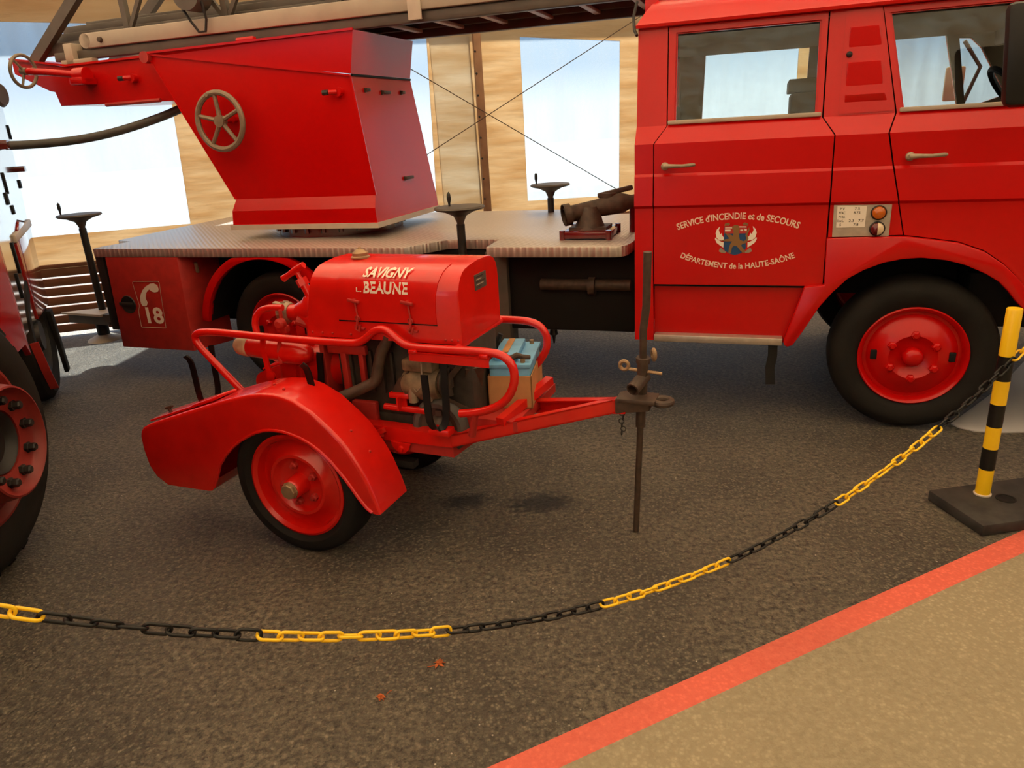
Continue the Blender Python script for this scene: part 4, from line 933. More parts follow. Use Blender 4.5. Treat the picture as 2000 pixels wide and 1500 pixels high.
mb = MB(); mb.cyl(J(0.50), J(0.60), 0.019, 16); mb.cyl(J(0.60), J(0.785), 0.021, 16); mb.cyl(J(0.772), J(0.792), 0.027, 16); mb.build('sleeve', BRN, jk)
mb = MB(); c = J(0.705); mb.lathe([(0.019, 0.075), (0.026, 0.075), (0.026, -0.02), (0, -0.02), (0, 0.03), (0.019, 0.03)], c + V((0, 0, 0)), (-0.28, -0.86, -0.30), 20); mb.build('clamp_socket', BRN, jk)
mb = MB(); mb.cyl(J(0.742)+V((-0.055, 0.0, 0.0)), J(0.735)+V((0.075, 0.0, -0.004)), 0.0065, 8); mb.ring(J(0.755)+V((-0.072, 0, 0)), (0, 1, 0), 0.017, 0.0075, 20, 8); mb.ring(J(0.80)+V((0.036, 0.02, 0)), (0.9, 0.4, 0), 0.018, 0.009, 20, 8); mb.build('thumb_screw', BRS, jk)
mb = MB()
for k in range(6):
    c = V((1.195+0.004*math.sin(k*2), 0.45, 0.575-0.016*k)); mb.ring(c, (1, 0, 0) if k % 2 else (0, 1, 0), 0.010, 0.002, 12, 6)
mb.build('safety_chain', BLK, cp_)

# hood
HP = [(0.280, 0.866), (0.280, 1.055), (0.283, 1.080), (0.291, 1.103), (0.305, 1.123), (0.325, 1.139), (0.352, 1.150), (0.392, 1.157), (0.47, 1.164), (0.56, 1.162), (0.600, 1.156), (0.628, 1.143), (0.646, 1.122), (0.656, 1.095), (0.660, 1.060), (0.660, 0.870)]
def hoodu(w): return -0.055 - max(0.0, 1.13-w)*0.20
mb = MB()
rows = [[mb.bm.verts.new((hoodu(w)+0.02*(k == 0 and 0), v, w)) for v, w in HP] if k == 0 else [mb.bm.verts.new((u, v, w)) for v, w in HP] for k, u in ((0, 0), (1, 0.05), (1, 0.606))]
tip = [mb.bm.verts.new((0.613, CV+(v-CV)*0.985, 1.0+(w-1.0)*0.985)) for v, w in HP]; rows.append(tip)
for A, B in zip(rows, rows[1:]):
    for i in range(len(HP)-1): mb.face([A[i], A[i+1], B[i+1], B[i]])
    mb.face([A[-1], A[0], B[0], B[-1]])
mb.face(rows[0]); mb.face(list(reversed(tip)))
hood = mb.build('hood', RED2, PT, 32); hood['label'] = 'red lettered engine hood'
def hv(w):
    return interp([(w_, v_) for v_, w_ in HP[:8]], w)
# access flap with latches (a curved sheet over the hood)
mb = MB()
hw = [0.944, 1.0] + [w for v, w in HP[1:8]]
A = []
for u in (0.068, 0.512):
    A.append([mb.bm.verts.new((u + (0.012 if u < 0.2 else 0.03)*max(0, w-1.03)/0.12*0.9, hv(w)-0.004, w+(0.003 if w > 1.09 else 0))) for w in hw])
Bk = [[mb.bm.verts.new((v.co.x, v.co.y+0.005, v.co.z-(0.003 if v.co.z > 1.1 else 0))) for v in r_] for r_ in A]
for i in range(len(hw)-1):
    mb.face([A[0][i], A[1][i], A[1][i+1], A[0][i+1]]); mb.face([A[0][i], A[0][i+1], Bk[0][i+1], Bk[0][i]]); mb.face([A[1][i], Bk[1][i], Bk[1][i+1], A[1][i+1]])
mb.face([A[0][0], Bk[0][0], Bk[1][0], A[1][0]])
mb.build('access_flap', RED2, hood, 30)
mb = MB(); mb.box((0.062, 0.2775, 0.9385), (0.514, 0.2795, 0.9435)); mb.build('flap_gap', DRK, hood)
for u in (0.157, 0.400):
    mb = MB(); mb.bar((u-0.030, 0.262, 1.032), (u+0.024, 0.262, 1.024), 0.012, 0.012, 0.003); mb.cyl((u-0.005, 0.278, 1.028), (u-0.005, 0.258, 1.028), 0.008, 10); mb.bar((u-0.002, 0.270, 1.02), (u+0.002, 0.272, 0.955), 0.010, 0.006)
    mb.ring((u+0.002, 0.268, 0.955), (0, 1, 0), 0.010, 0.003, 14, 6); mb.tube([(u+0.004, 0.270, 0.965), (u+0.002, 0.262, 0.935), (u-0.006, 0.262, 0.912), (u+0.006, 0.262, 0.905), (u+0.012, 0.266, 0.93)], 0.005, 8); mb.bar((u-0.018, 0.274, 0.920), (u+0.028, 0.274, 0.912), 0.014, 0.008, 0.002)
    mb.build('toggle_latch', RED3, hood)
lettering('SAVIGNY', 0.218, 0.031, lambda x, y, z: V((0.302+x+0.012*0, hv(1.113+y)-0.0090, 1.113+y+0.0085)), WHT, hood, 0.026, 0.25)
lettering('BEAUNE', 0.200, 0.043, lambda x, y, z: V((0.298+x, hv(1.060+y)-0.0055, 1.060+y)), WHT, hood, 0.032)
lettering('L.', 0.024, 0.018, lambda x, y, z: V((0.176+x, hv(1.063+y)-0.0055, 1.063+y)), WHT, hood, 0.0)
mb = MB(); mb.box((0.612, 0.428, 1.046), (0.617, 0.532, 1.107)); pl = mb.build('maker_plate', LADD, hood)
for k in range(5):
    mb = MB(); mb.box((0.6172, 0.436, 1.055+0.010*k), (0.6176, 0.436+0.05+0.035*((k*7) % 3)/2, 1.059+0.010*k)); mb.build('plate_line', LADB if k % 2 else INK, pl)
mb = MB(); mb.lathe([(0.040, 0.0), (0.040, 0.006), (0.034, 0.010), (0.034, 0.022), (0.026, 0.026), (0.018, 0.034), (0.010, 0.036), (0.006, 0.044), (0, 0.046)], (0.075, 0.466, 1.163), (0, 0, 1), 24); mb.build('filler_cap', BRS, hood)
for u in (-0.08, -0.03, 0.02, 0.11, 0.545, 0.572, 0.598):
    mb = MB(); mb.sphere((u, 0.279, 0.884), 0.005, 8); mb.build('rivet', RED3, hood)

# tubular handrails
RN = [(-0.484, 0.60), (-0.66, 0.770), (-0.690, 0.806), (-0.701, 0.830), (-0.692, 0.850), (-0.665, 0.862), (-0.589, 0.868), (-0.441, 0.865), (-0.252, 0.860), (-0.07, 0.858), (0.119, 0.859), (0.168, 0.863), (0.199, 0.877), (0.232, 0.903), (0.255, 0.918), (0.285, 0.926), (0.310, 0.920), (0.332, 0.905), (0.356, 0.884), (0.386, 0.866), (0.422, 0.859), (0.539, 0.858), (0.669, 0.860), (0.757, 0.858), (0.796, 0.850), (0.823, 0.830), (0.839, 0.801), (0.841, 0.757), (0.826, 0.710), (0.800, 0.672), (0.765, 0.645), (0.715, 0.622), (0.653, 0.606), (0.60, 0.598)]
def smooth_path(P, it=2):
    for _ in range(it):
        Q = [P[0]]
        for a, b in zip(P, P[1:]): Q += [a.lerp(b, 0.25), a.lerp(b, 0.75)]
        P = Q + [P[-1]]
    return P
mb = MB(); mb.tube(smooth_path([V((u, 0.24, w)) for u, w in RN], 1), 0.0165, 14); hr = mb.build('handrail', RED2, PT, 60); hr['label'] = 'bent red tube rail on the near side'
FR = [(0.10, 0.858), (0.5, 0.858), (0.66, 0.860), (0.72, 0.857), (0.762, 0.847), (0.790, 0.825), (0.806, 0.790), (0.805, 0.753), (0.792, 0.715), (0.760, 0.670), (0.72, 0.635), (0.653, 0.606), (0.60, 0.598)]
mb = MB(); mb.tube(smooth_path([V((u, 0.70, w)) for u, w in FR], 1), 0.0165, 14); h2 = mb.build('handrail', RED2, PT, 60); h2['label'] = 'bent red tube rail on the far side'
mb = MB(); mb.cyl((0.60, 0.24, 0.858), (0.60, 0.70, 0.858), 0.0135, 12); mb.build('rail_crossbar', RED2, hr)
for r_, v0, v1 in ((hr, 0.24, 0.26), (h2, 0.70, 0.68)):
    mb = MB(); mb.cyl((0.665, v0, 0.602), (0.635, v1, 0.50), 0.015, 12); mb.build('rail_foot', RED3, r_)
mb = MB(); mb.bar((0.408, 0.222, 0.826), (0.748, 0.222, 0.820), 0.004, 0.034); mb.bar((0.408, 0.235, 0.842), (0.748, 0.235, 0.836), 0.03, 0.004)
for u in (0.425, 0.727): mb.box((u-0.018, 0.217, 0.838), (u+0.018, 0.235, 0.853), 0.003)
mb.build('clip_bar', RED2, hr)

# pump and engine
mb = MB(); mb.lathe([(0, -0.335), (0.062, -0.33), (0.10, -0.31), (0.118, -0.27), (0.118, -0.21), (0.110, -0.205), (0.110, -0.16), (0.118, -0.155), (0.118, -0.11), (0.09, -0.09), (0.08, 0.02), (0, 0.02)], (0, 0.43, 0.690), (1, 0, 0), 40); pm = mb.build('pump', RED2, PT, 35); pm['label'] = 'red centrifugal pump body'
mb = MB(); mb.lathe([(0, -0.44), (0.040, -0.44), (0.046, -0.43), (0.047, -0.255), (0.054, -0.25), (0.054, -0.235), (0.052, -0.18), (0.045, -0.145), (0.030, -0.12), (0.014, -0.112), (0, -0.11)], (0, 0.29, 0.774), (1, 0, -0.05), 32); mb.hexa([(-0.33, 0.31, 0.56), (-0.24, 0.31, 0.56), (-0.24, 0.42, 0.56), (-0.33, 0.42, 0.56), (-0.30, 0.29, 0.77), (-0.20, 0.29, 0.77), (-0.20, 0.42, 0.77), (-0.30, 0.42, 0.77)], 0.02); mb.build('suction_inlet', RED2, pm, 35)
mb = MB(); mb.lathe([(0, -0.515), (0.028, -0.512), (0.041, -0.495), (0.046, -0.47), (0.047, -0.44), (0.043, -0.435)], (0, 0.29, 0.774), (1, 0, -0.05), 24); mb.build('blank_cap', CAPM, pm, 35)
mb = MB(); mb.tube([(-0.33, 0.255, 0.845), (-0.33, 0.248, 0.80), (-0.32, 0.245, 0.72), (-0.31, 0.245, 0.685)], 0.01, flat=(0.026, 0.008, (1, 0, 0))); mb.lathe([(0, -0.012), (0.022, -0.01), (0.022, 0)], (-0.305, 0.245, 0.685), (0, 1, 0), 16); mb.build('strap_arm', RED2, pm)
mb = MB(); mb.tube([(-0.235, 0.25, 0.845), (-0.245, 0.245, 0.80), (-0.243, 0.245, 0.745)], 0.009, 10); mb.build('drain_lever', RED3, pm)
# delivery outlet with coupling and valve
mb = MB(); mb.lathe([(0, -0.30), (0.036, -0.30), (0.038, -0.22), (0.040, -0.20)], (0, 0.43, 0.927), (1, 0, 0.02), 28); mb.tube([(-0.25, 0.43, 0.925), (-0.20, 0.43, 0.935), (-0.175, 0.43, 0.965), (-0.178, 0.43, 1.00)], [0.042, 0.055, 0.050, 0.036], 20); mb.tube([(-0.21, 0.43, 0.93), (-0.17, 0.43, 0.87), (-0.17, 0.43, 0.77)], [0.05, 0.05, 0.055], 18); dl = mb.build('delivery_outlet', RED2, PT, 40)
mb = MB(); mb.lathe([(0.030, -0.356), (0.043, -0.354), (0.047, -0.34), (0.047, -0.315), (0.040, -0.30), (0.03, -0.298)], (0, 0.43, 0.927), (1, 0, 0.02), 28)
for k in range(14):
    a = 2*PI*k/14; mb.box((-0.345, 0.43+math.cos(a)*0.047-0.004, 0.92+math.sin(a)*0.047-0.004), (-0.318, 0.43+math.cos(a)*0.047+0.004, 0.92+math.sin(a)*0.047+0.004), 0.002)
mb.bar((-0.375, 0.41, 0.965), (-0.335, 0.42, 0.955), 0.03, 0.016, 0.004); mb.build('hose_coupling', TAN, dl, 35)
mb = MB(); mb.tube([(-0.18, 0.43, 0.985), (-0.20, 0.43, 1.03), (-0.212, 0.43, 1.055)], 0.019, 14); mb.cyl((-0.208, 0.43, 1.045), (-0.222, 0.43, 1.075), 0.026, 6); mb.cyl((-0.222, 0.43, 1.07), (-0.243, 0.43, 1.11), 0.011, 10); mb.tube([(-0.315, 0.43, 1.072), (-0.285, 0.43, 1.088), (-0.245, 0.43, 1.110), (-0.195, 0.43, 1.135)], [0.016, 0.013, 0.016, 0.014], 12); mb.build('valve_handle', RED2, dl)
mb = MB(); mb.tube(smooth_path([V(p_) for p_ in ((-0.285, 0.36, 0.960), (-0.36, 0.35, 0.960), (-0.41, 0.345, 0.940), (-0.437, 0.34, 0.895), (-0.430, 0.335, 0.850), (-0.42, 0.33, 0.80))], 2), 0.0145, 12); mb.build('carry_loop', RED2, PT)
mb = MB(); mb.cyl((-0.285, 0.34, 0.955), (-0.285, 0.34, 0.885), 0.008, 8); mb.lathe([(0, -0.03), (0.014, -0.03), (0.025, -0.022), (0.025, 0)], (-0.285, 0.34, 0.895), (0, 1, 0), 18); mb.box((-0.305, 0.33, 0.855), (-0.262, 0.36, 0.885), 0.005); mb.cyl((-0.24, 0.38, 0.90), (-0.20, 0.40, 0.88), 0.02, 10); mb.build('priming_tap', RED3, PT)
# engine
mb = MB(); mb.box((-0.02, 0.34, 0.50), (0.62, 0.60, 0.86), 0.02)
for k in range(6): mb.box((0.0+k*0.05, 0.325, 0.62), (0.012+k*0.05, 0.345, 0.80))
mb.box((0.0, 0.33, 0.46), (0.4, 0.62, 0.53), 0.02); en = mb.build('engine', ENG, PT); en['label'] = 'grimy dark petrol engine under the hood'
mb = MB(); mb.box((-0.09, 0.315, 0.52), (-0.065, 0.60, 0.83), 0.005); mb.box((0.02, 0.305, 0.60), (0.05, 0.33, 0.80), 0.006); mb.box((0.11, 0.305, 0.64), (0.135, 0.33, 0.80), 0.006); mb.box((-0.04, 0.305, 0.785), (0.15, 0.33, 0.825), 0.006); mb.box((0.05, 0.30, 0.47), (0.17, 0.33, 0.58), 0.006); mb.build('bell_housing', RED3, en)
mb = MB(); mb.tube(smooth_path([V(p_) for p_ in ((0.275, 0.30, 0.88), (0.262, 0.30, 0.85), (0.235, 0.29, 0.81), (0.212, 0.28, 0.72), (0.205, 0.275, 0.69), (0.175, 0.265, 0.672), (0.08, 0.23, 0.632), (-0.01, 0.20, 0.60))], 1), 0.0235, 16); mb.build('exhaust_pipe', BRN, en)
mb = MB(); mb.lathe([(0, 0), (0.05, 0.0), (0.066, 0.02), (0.070, 0.05), (0.070, 0.14), (0.060, 0.165), (0.02, 0.17), (0, 0.17)], (0.315, 0.335, 0.675), (1, 0, 0.02), 28); mb.box((0.33, 0.28, 0.74), (0.47, 0.36, 0.79), 0.01); gn = mb.build('generator', LADB, en)
gn.data.materials[0] = mat('grimy_beige_metal', (0.20, 0.145, 0.085), 0.6, noise=0.6, nscale=18)
mb = MB(); mb.lathe([(0.02, 0), (0.058, 0.0), (0.062, 0.008), (0.050, 0.018), (0.062, 0.028), (0.058, 0.036), (0.03, 0.03), (0.02, 0.04), (0, 0.04)], (0.49, 0.335, 0.69), (1, 0, 0.02), 28)
for k in range(16):
    a = 2*PI*k/16; mb.box((0.482, 0.335+math.cos(a)*0.045-0.004, 0.69+math.sin(a)*0.045-0.01), (0.492, 0.335+math.cos(a)*0.045+0.004, 0.69+math.sin(a)*0.045+0.01))
mb.build('pulley', LADD, en)
mb = MB(); bl = [V((0.508, 0.335+0.055*math.cos(a), 0.69+0.055*math.sin(a))) for a in [math.radians(x) for x in (150, 180, 210, 240, 270)]] + [V((0.508, 0.50, 0.545))] + [V((0.508, 0.50+0.075*math.cos(a), 0.62+0.075*math.sin(a))) for a in [math.radians(x) for x in (-60, 0, 45)]] + [V((0.508, 0.40, 0.80)), V((0.508, 0.335, 0.745))]
mb.tube(bl, 0.008, 6, closed=True); mb.lathe([(0, 0), (0.075, 0), (0.08, 0.02), (0, 0.03)], (0.495, 0.50, 0.62), (1, 0, 0), 24); mb.build('fan_belt', BLK, en)
mb = MB(); mb.bar((0.515, 0.30, 0.70), (0.60, 0.33, 0.80), 0.012, 0.022); mb.bar((0.515, 0.31, 0.62), (0.62, 0.35, 0.56), 0.010, 0.015); mb.bar((0.56, 0.42, 0.56), (0.62, 0.36, 0.75), 0.08, 0.01); mb.build('adjuster_arm', BRN, en)
mb = MB(); mb.tube([(0.385, 0.275, 0.70), (0.38, 0.27, 0.68), (0.40, 0.262, 0.665), (0.425, 0.27, 0.69), (0.428, 0.27, 0.74), (0.42, 0.29, 0.80)], 0.004, 8); mb.cyl((0.37, 0.285, 0.61), (0.37, 0.285, 0.68), 0.02, 12); mb.cyl((0.44, 0.285, 0.62), (0.44, 0.285, 0.70), 0.018, 12); mb.build('fuel_bowl', TAN, en)
mb = MB(); mb.hexa([(0.265, 0.285, 0.64), (0.345, 0.285, 0.645), (0.345, 0.34, 0.645), (0.265, 0.34, 0.64), (0.30, 0.29, 0.70), (0.355, 0.29, 0.74), (0.355, 0.36, 0.74), (0.30, 0.36, 0.70)], 0.004); mb.build('engine_foot', BRN, en)
mb = MB(); mb.cyl((0.225, 0.29, 0.575), (0.42, 0.29, 0.572), 0.0145, 14); mb.box((0.26, 0.272, 0.622), (0.352, 0.34, 0.645), 0.004); mb.bar((0.308, 0.29, 0.575), (0.308, 0.29, 0.63), 0.006, 0.07); mb.bar((0.308, 0.29, 0.575), (0.308, 0.29, 0.63), 0.05, 0.006); mb.build('engine_mount', RED2, PT)
mb = MB(); mb.tube([(0.50, 0.62, 0.62), (0.56, 0.66, 0.70), (0.60, 0.68, 0.80)], 0.012, 8); mb.tube([(0.55, 0.52, 0.76), (0.62, 0.58, 0.72), (0.65, 0.55, 0.66)], 0.010, 8); mb.build('coolant_pipe', BLK, en)
# jockey wheel stowed beside the frame
mb = MB(); mb.lathe([(0.082, 0.0), (0.090, -0.012), (0.108, -0.014), (0.120, -0.004), (0.124, 0.018), (0.120, 0.042), (0.108, 0.052), (0.084, 0.046), (0.080, 0.02)], (0.468, 0.297, 0.502), (0, 1, 0), 40); jw = mb.build('jockey_wheel', RUBG, PT, 40); jw['label'] = 'small grey rubber jockey wheel'
mb = MB(); mb.lathe([(0.084, 0.0), (0.078, 0.006), (0.05, 0.02), (0.03, 0.0), (0.016, -0.02), (0, -0.02)], (0.468, 0.297, 0.502), (0, 1, 0), 28); mb.box((0.455, 0.30, 0.55), (0.482, 0.32, 0.575)); mb.build('jockey_rim', LADD, jw)
# hose saddle straps
def strap(path, wd, lab):
    mb = MB(); mb.tube(smooth_path([V(p_) for p_ in path], 2), 0.01, flat=(wd, 0.007, (1, 0, 0))); o = mb.build('hose_saddle', PLB, PT, 30); o['label'] = lab; return o
strap([(-0.668, 0.135, 0.785), (-0.655, 0.15, 0.76), (-0.650, 0.150, 0.70), (-0.648, 0.15, 0.57), (-0.66, 0.20, 0.515), (-0.680, 0.26, 0.510), (-0.683, 0.30, 0.56), (-0.683, 0.30, 0.70), (-0.688, 0.31, 0.76), (-0.692, 0.315, 0.778)], 0.030, 'black saddle strap behind the rear of the mudguard')
strap([(-0.050, 0.142, 0.788), (-0.034, 0.15, 0.768), (-0.026, 0.150, 0.72), (-0.022, 0.15, 0.69), (-0.03, 0.17, 0.64), (-0.06, 0.24, 0.59), (-0.085, 0.28, 0.62), (-0.084, 0.30, 0.70), (-0.082, 0.30, 0.765), (-0.080, 0.305, 0.785)], 0.030, 'black saddle strap above the wheel')
strap([(0.479, 0.20, 0.762), (0.480, 0.20, 0.70), (0.481, 0.20, 0.60), (0.486, 0.20, 0.560), (0.500, 0.205, 0.538), (0.518, 0.215, 0.534), (0.536, 0.225, 0.548), (0.545, 0.23, 0.585), (0.550, 0.23, 0.70), (0.552, 0.23, 0.812)], 0.030, 'black saddle strap in front of the jockey wheel')
mb = MB(); mb.box((0.47, 0.205, 0.505), (0.56, 0.26, 0.532), 0.004); mb.build('saddle_bracket', RED2, PT)

# cardboard box with the battery in it, resting on the drawbar
PM = Matrix.Translation(PT.location) @ Matrix.Rotation(PT.rotation_euler.z, 4, 'Z')
bx = empty('cardboard_box', PM @ V((0.633, 0.445, 0.5455)), PT.rotation_euler.z + math.radians(13), 'open brown cardboard box on the trailer drawbar holding a blue battery', 'box')
mb = MB()
BW, BD, BH = 0.182, 0.335, 0.140
for lo, hi in (((0, 0, 0), (BW, 0.005, BH)), ((0, BD-0.005, 0), (BW, BD, BH)), ((0, 0, 0), (0.005, BD, BH)), ((BW-0.005, 0, 0), (BW, BD, BH)), ((0, 0, 0), (BW, BD, 0.005))): mb.box(lo, hi)
o = mb.build('carton', CARD, bx)
bt = empty('car_battery', bx.location + V((0, 0, 0.006)), bx.rotation_euler.z, 'pale blue car battery sitting in the cardboard box', 'battery')
mb = MB(); mb.box((0.008, 0.008, 0.0), (BW-0.008, BD-0.008, 0.172), 0.005); mb.build('case', BATT, bt)
mb = MB(); mb.box((0.001, 0.002, 0.166), (BW-0.001, BD-0.002, 0.184), 0.004); mb.build('lid_rim', BATT, bt)
mb = MB(); mb.box((0.022, 0.050, 0.184), (0.120, 0.290, 0.212), 0.004); mb.build('lid_block', BATT, bt)
mb = MB(); mb.box((0.050, 0.075, 0.212), (0.078, 0.275, 0.217), 0.002); mb.build('label_strip', CARD, bt)
for v in (0.03, 0.305):
    mb = MB(); mb.cyl((0.145, v, 0.184), (0.145, v, 0.200), 0.010, 12); mb.build('terminal', BRS, bt)
mb = MB(); mb.tube([(0.09, 0.03, 0.198), (0.12, 0.045, 0.210), (0.145, 0.035, 0.206), (0.172, 0.05, 0.200)], [0.012, 0.013, 0.011, 0.009], 10); mb.build('cable_clamp', BRN, bt)

# ================================================================ TRUCK ON THE LEFT (only its near side shows)
LT = empty('utility_truck', (-3.45526061, 5.4778714, 0), math.radians(-65.92116), 'red service truck with polished shutter side and big lugged wheel at the left edge', 'truck')
mb = MB()
BODY = [(-0.01, 0.60), (-0.03, 0.75), (-0.10, 1.10), (-0.15, 1.17), (-0.30, 1.60), (-0.38, 1.85), (-0.45, 2.45), (4.6, 2.45), (4.6, 0.60), (3.9, 0.60), (3.80, 0.90), (3.55, 1.20), (3.15, 1.32), (2.75, 1.20), (2.45, 0.90), (2.35, 0.62), (1.15, 0.60)]
mb.prism(BODY, lambda u, w, d: V((u, d, w)), -2.2, -0.03, 0.01); lb = mb.build('body', RED3, LT, 25)
mb = MB(); mb.prism([(-0.14, 1.18), (0.30, 1.23), (0.62, 1.12), (0.60, 0.58), (1.15, 0.58), (1.15, 2.42), (-0.44, 2.42), (-0.37, 1.85), (-0.29, 1.60)], side, -0.028, -0.008); mb.build('roller_shutter', SHUT, LT, 25)
mb = MB(); mb.prism([(0.0, 0.58), (0.58, 0.58), (0.61, 1.10), (0.30, 1.215), (-0.13, 1.165), (-0.09, 1.10), (-0.02, 0.75)], side, -0.028, 0.004, 0.004); mb.build('corner_panel', REDM, LT, 25)
mb = MB(); mb.prism([(1.16, 0.47), (1.25, 0.56), (2.34, 0.63), (2.43, 0.90), (2.72, 1.22), (3.15, 1.34), (3.57, 1.22), (3.83, 0.90), (3.92, 0.61), (4.6, 0.61), (4.6, 2.42), (1.16, 2.42)], side, -0.028, 0.006, 0.004); mb.build('cab_side', RED, LT, 25)
for (u, w, du, dw) in ((-0.37, 1.81, 0.03, 0.05), (0.37, 1.475, 0.03, 0.07), (0.46, 1.38, 0.06, 0.04), (-0.22, 1.445, 0.06, 0.03), (0.72, 1.02, 0.03, 0.10), (0.86, 0.86, 0.03, 0.08), (0.35, 1.30, 0.05, 0.03)):
    mb = MB(); mb.box((u-du/2, -0.010, w-dw), (u+du/2, 0.002, w+dw), 0.004); mb.build('slot', DRK, LT)
mb = MB(); mb.box((-0.30, -0.02, 1.53), (-0.20, 0.05, 1.57), 0.004); mb.build('bracket', LRED, LT)
mb = MB(); mb.box((0.02, -0.02, 1.69), (0.20, 0.04, 1.75), 0.004); mb.build('bracket', LRED, LT)
mb = MB(); mb.lathe([(0, -0.02), (0.07, -0.02), (0.085, 0.0), (0.07, 0.02), (0, 0.02)], (-0.22, 0.02, 2.06), (0.4, 1, 0), 24); mb.build('round_mirror', LADD, LT)
mb = MB(); mb.bar((-0.15, -0.005, 1.17), (0.62, -0.005, 1.13), 0.03, 0.05, 0.006); mb.build('corner_trim', ALUM, LT)
mb = MB(); mb.box((0.2, -1.9, 0.45), (4.4, -0.35, 0.75)); mb.build('chassis', DRK, LT)
def big_wheel(loc, yaw, R, steer, lab):
    n = V((math.cos(steer-yaw), math.sin(steer-yaw), 0)); t = V((-n.y, n.x, 0)); c = V(loc)
    mb = MB(); mb.lathe([(0.345, 0.0), (0.36, 0.012), (0.42, 0.022), (0.50, 0.014), (0.545, -0.02), (R, -0.06), (R, -0.24), (0.545, -0.28), (0.45, -0.31), (0.34, -0.29)], c, n, 64)
    for k in range(30):
        a = 2*PI*k/30
        for s in (0, 1):
            b = a + s*PI/30; r = t*math.cos(b) + V((0, 0, 1))*math.sin(b)
            tg = -t*math.sin(b) + V((0, 0, 1))*math.cos(b)
            p0 = c + r*(R+0.002) - n*(0.045 if s == 0 else 0.16); p1 = c + r*(R+0.002) - n*(0.155 if s == 0 else 0.262)
            mb.bar(p0, p1, 0.055, 0.030, 0.004, up=r)
    ty = mb.build('tyre', RUB, LT, 35); ty['label'] = lab
    mb = MB(); mb.lathe([(0.36, -0.05), (0.352, 0.012), (0.340, 0.012), (0.320, -0.02), (0.290, -0.015), (0.250, 0.04), (0.232, 0.12), (0.224, 0.150), (0.216, 0.153), (0.205, 0.118), (0.195, 0.108), (0.132, 0.092), (0.130, 0.03)], c, n, 56); rm = mb.build('rim', RED4, ty, 35)
    mb = MB(); mb.lathe([(0.129, 0.03), (0.126, 0.088), (0.115, 0.080), (0.10, 0.05), (0, 0.04)], c, n, 32); mb.build('hub', BLK, ty, 35)
    for k in range(10):
        a = 2*PI*k/10 + 0.1; q = c + (t*math.cos(a) + V((0, 0, 1))*math.sin(a))*0.167
        mb = MB(); mb.lathe([(0, 0.138), (0.014, 0.138), (0.018, 0.132), (0.018, 0.112), (0.023, 0.110), (0.023, 0.095)], q, n, 6); mb.build('wheel_nut', BLK, ty, 20)
LM = Matrix.Translation(LT.location) @ Matrix.Rotation(LT.rotation_euler.z, 4, 'Z')
wl_ = LM.inverted() @ V((-2.135, 2.70, 0.575))
big_wheel(wl_, LT.rotation_euler.z, 0.572, 0.10, 'big black lugged front tyre with red rim')
# rear tyre and mud flap, seen edge on
mb = MB(); mb.lathe([(0.26, 0.0), (0.30, 0.015), (0.40, 0.02), (0.44, -0.01), (0.455, -0.06), (0.455, -0.20), (0.42, -0.26), (0.26, -0.25)], (0.52, -0.02, 0.456), (0, 1, 0), 48); rt = mb.build('tyre', RUB, LT, 35); rt['label'] = 'black rear tyre seen almost edge on'
mb = MB(); mb.lathe([(0, 0.0), (0.10, 0.01), (0.12, -0.03), (0.20, -0.06), (0.26, -0.01), (0.265, 0.005), (0.25, -0.05)], (0.52, -0.02, 0.456), (0, 1, 0), 32); mb.build('rim', BLK, rt)
mb = MB(); mb.tube([(0.95, 0.0, 0.50), (0.93, 0.02, 0.30), (0.80, 0.02, 0.14)], 0.012, flat=(0.05, 0.01, (0, 1, 0))); mb.build('brake_hose', RED3, LT)
mb = MB(); mb.hexa([(0.0, 0.0, 0.06), (0.10, 0.0, 0.06), (0.10, 0.03, 0.06), (0.0, 0.03, 0.06), (0.10, 0.0, 0.56), (0.22, 0.0, 0.56), (0.22, 0.03, 0.56), (0.10, 0.03, 0.56)], 0.006); mb.build('mud_flap', RUB, LT)
mb = MB(); mb.box((-0.16, -0.10, 0.50), (-0.04, -0.04, 1.15), 0.01); mb.build('rear_lamp_bar', BLK, LT)

# hose slung from the left truck to the ladder turret
pts = [V(p_) for p_ in ((-3.42, 5.42, 1.715), (-3.30, 5.52, 1.712), (-3.05, 5.62, 1.722), (-2.82, 5.70, 1.757), (-2.60, 5.76, 1.812), (-2.40, 5.80, 1.872), (-2.26, 5.84, 1.93))]
mb = MB(); mb.tube(smooth_path(pts, 2), 0.030, 14); hs = mb.build('suction_hose', HOSE, None, 60); tag(hs, 'thick dark grey hose slung between the left truck and the ladder turret', 'hose')

# ================================================================ BARRIER
bp = empty('barrier_post', (1.985, 2.765, 0), math.radians(8), 'yellow and black striped barrier post on a black rubber base', 'barrier post')
mb = MB(); mb.box((-0.185, -0.225, 0.0), (0.30, 0.09, 0.050), 0.008); mb.build('base', PBASE, bp)
mb = MB(); mb.lathe([(0.026, 0.0485), (0.030, 0.054), (0.038, 0.053), (0.040, 0.0485)], (0.06, -0.06, 0.0), (0, 0, 1), 24); mb.build('socket_rim', RUB, bp)
mb = MB(); mb.cyl((0.06, -0.06, 0.0485), (0.06, -0.06, 0.0512), 0.027, 20); mb.build('socket_hole', DRK, bp)
zb = [0.050, 0.150, 0.229, 0.316, 0.410, 0.519, 0.628, 0.862]
zb = [0.050, 0.172, 0.268, 0.366, 0.466, 0.568, 0.672, 0.862]
for i in range(7):
    mb = MB(); z0, z1 = zb[i], zb[i+1]
    mb.lathe([(0.0285, z0), (0.0285, z1)] + ([(0.026, z1+0.004), (0, z1+0.005)] if i == 6 else []), (0, 0, 0), (0, 0, 1), 28)
    o = mb.build('band', YEL if i % 2 == 0 else PLB, bp); o['label'] = 'yellow band' if i % 2 == 0 else 'black band'
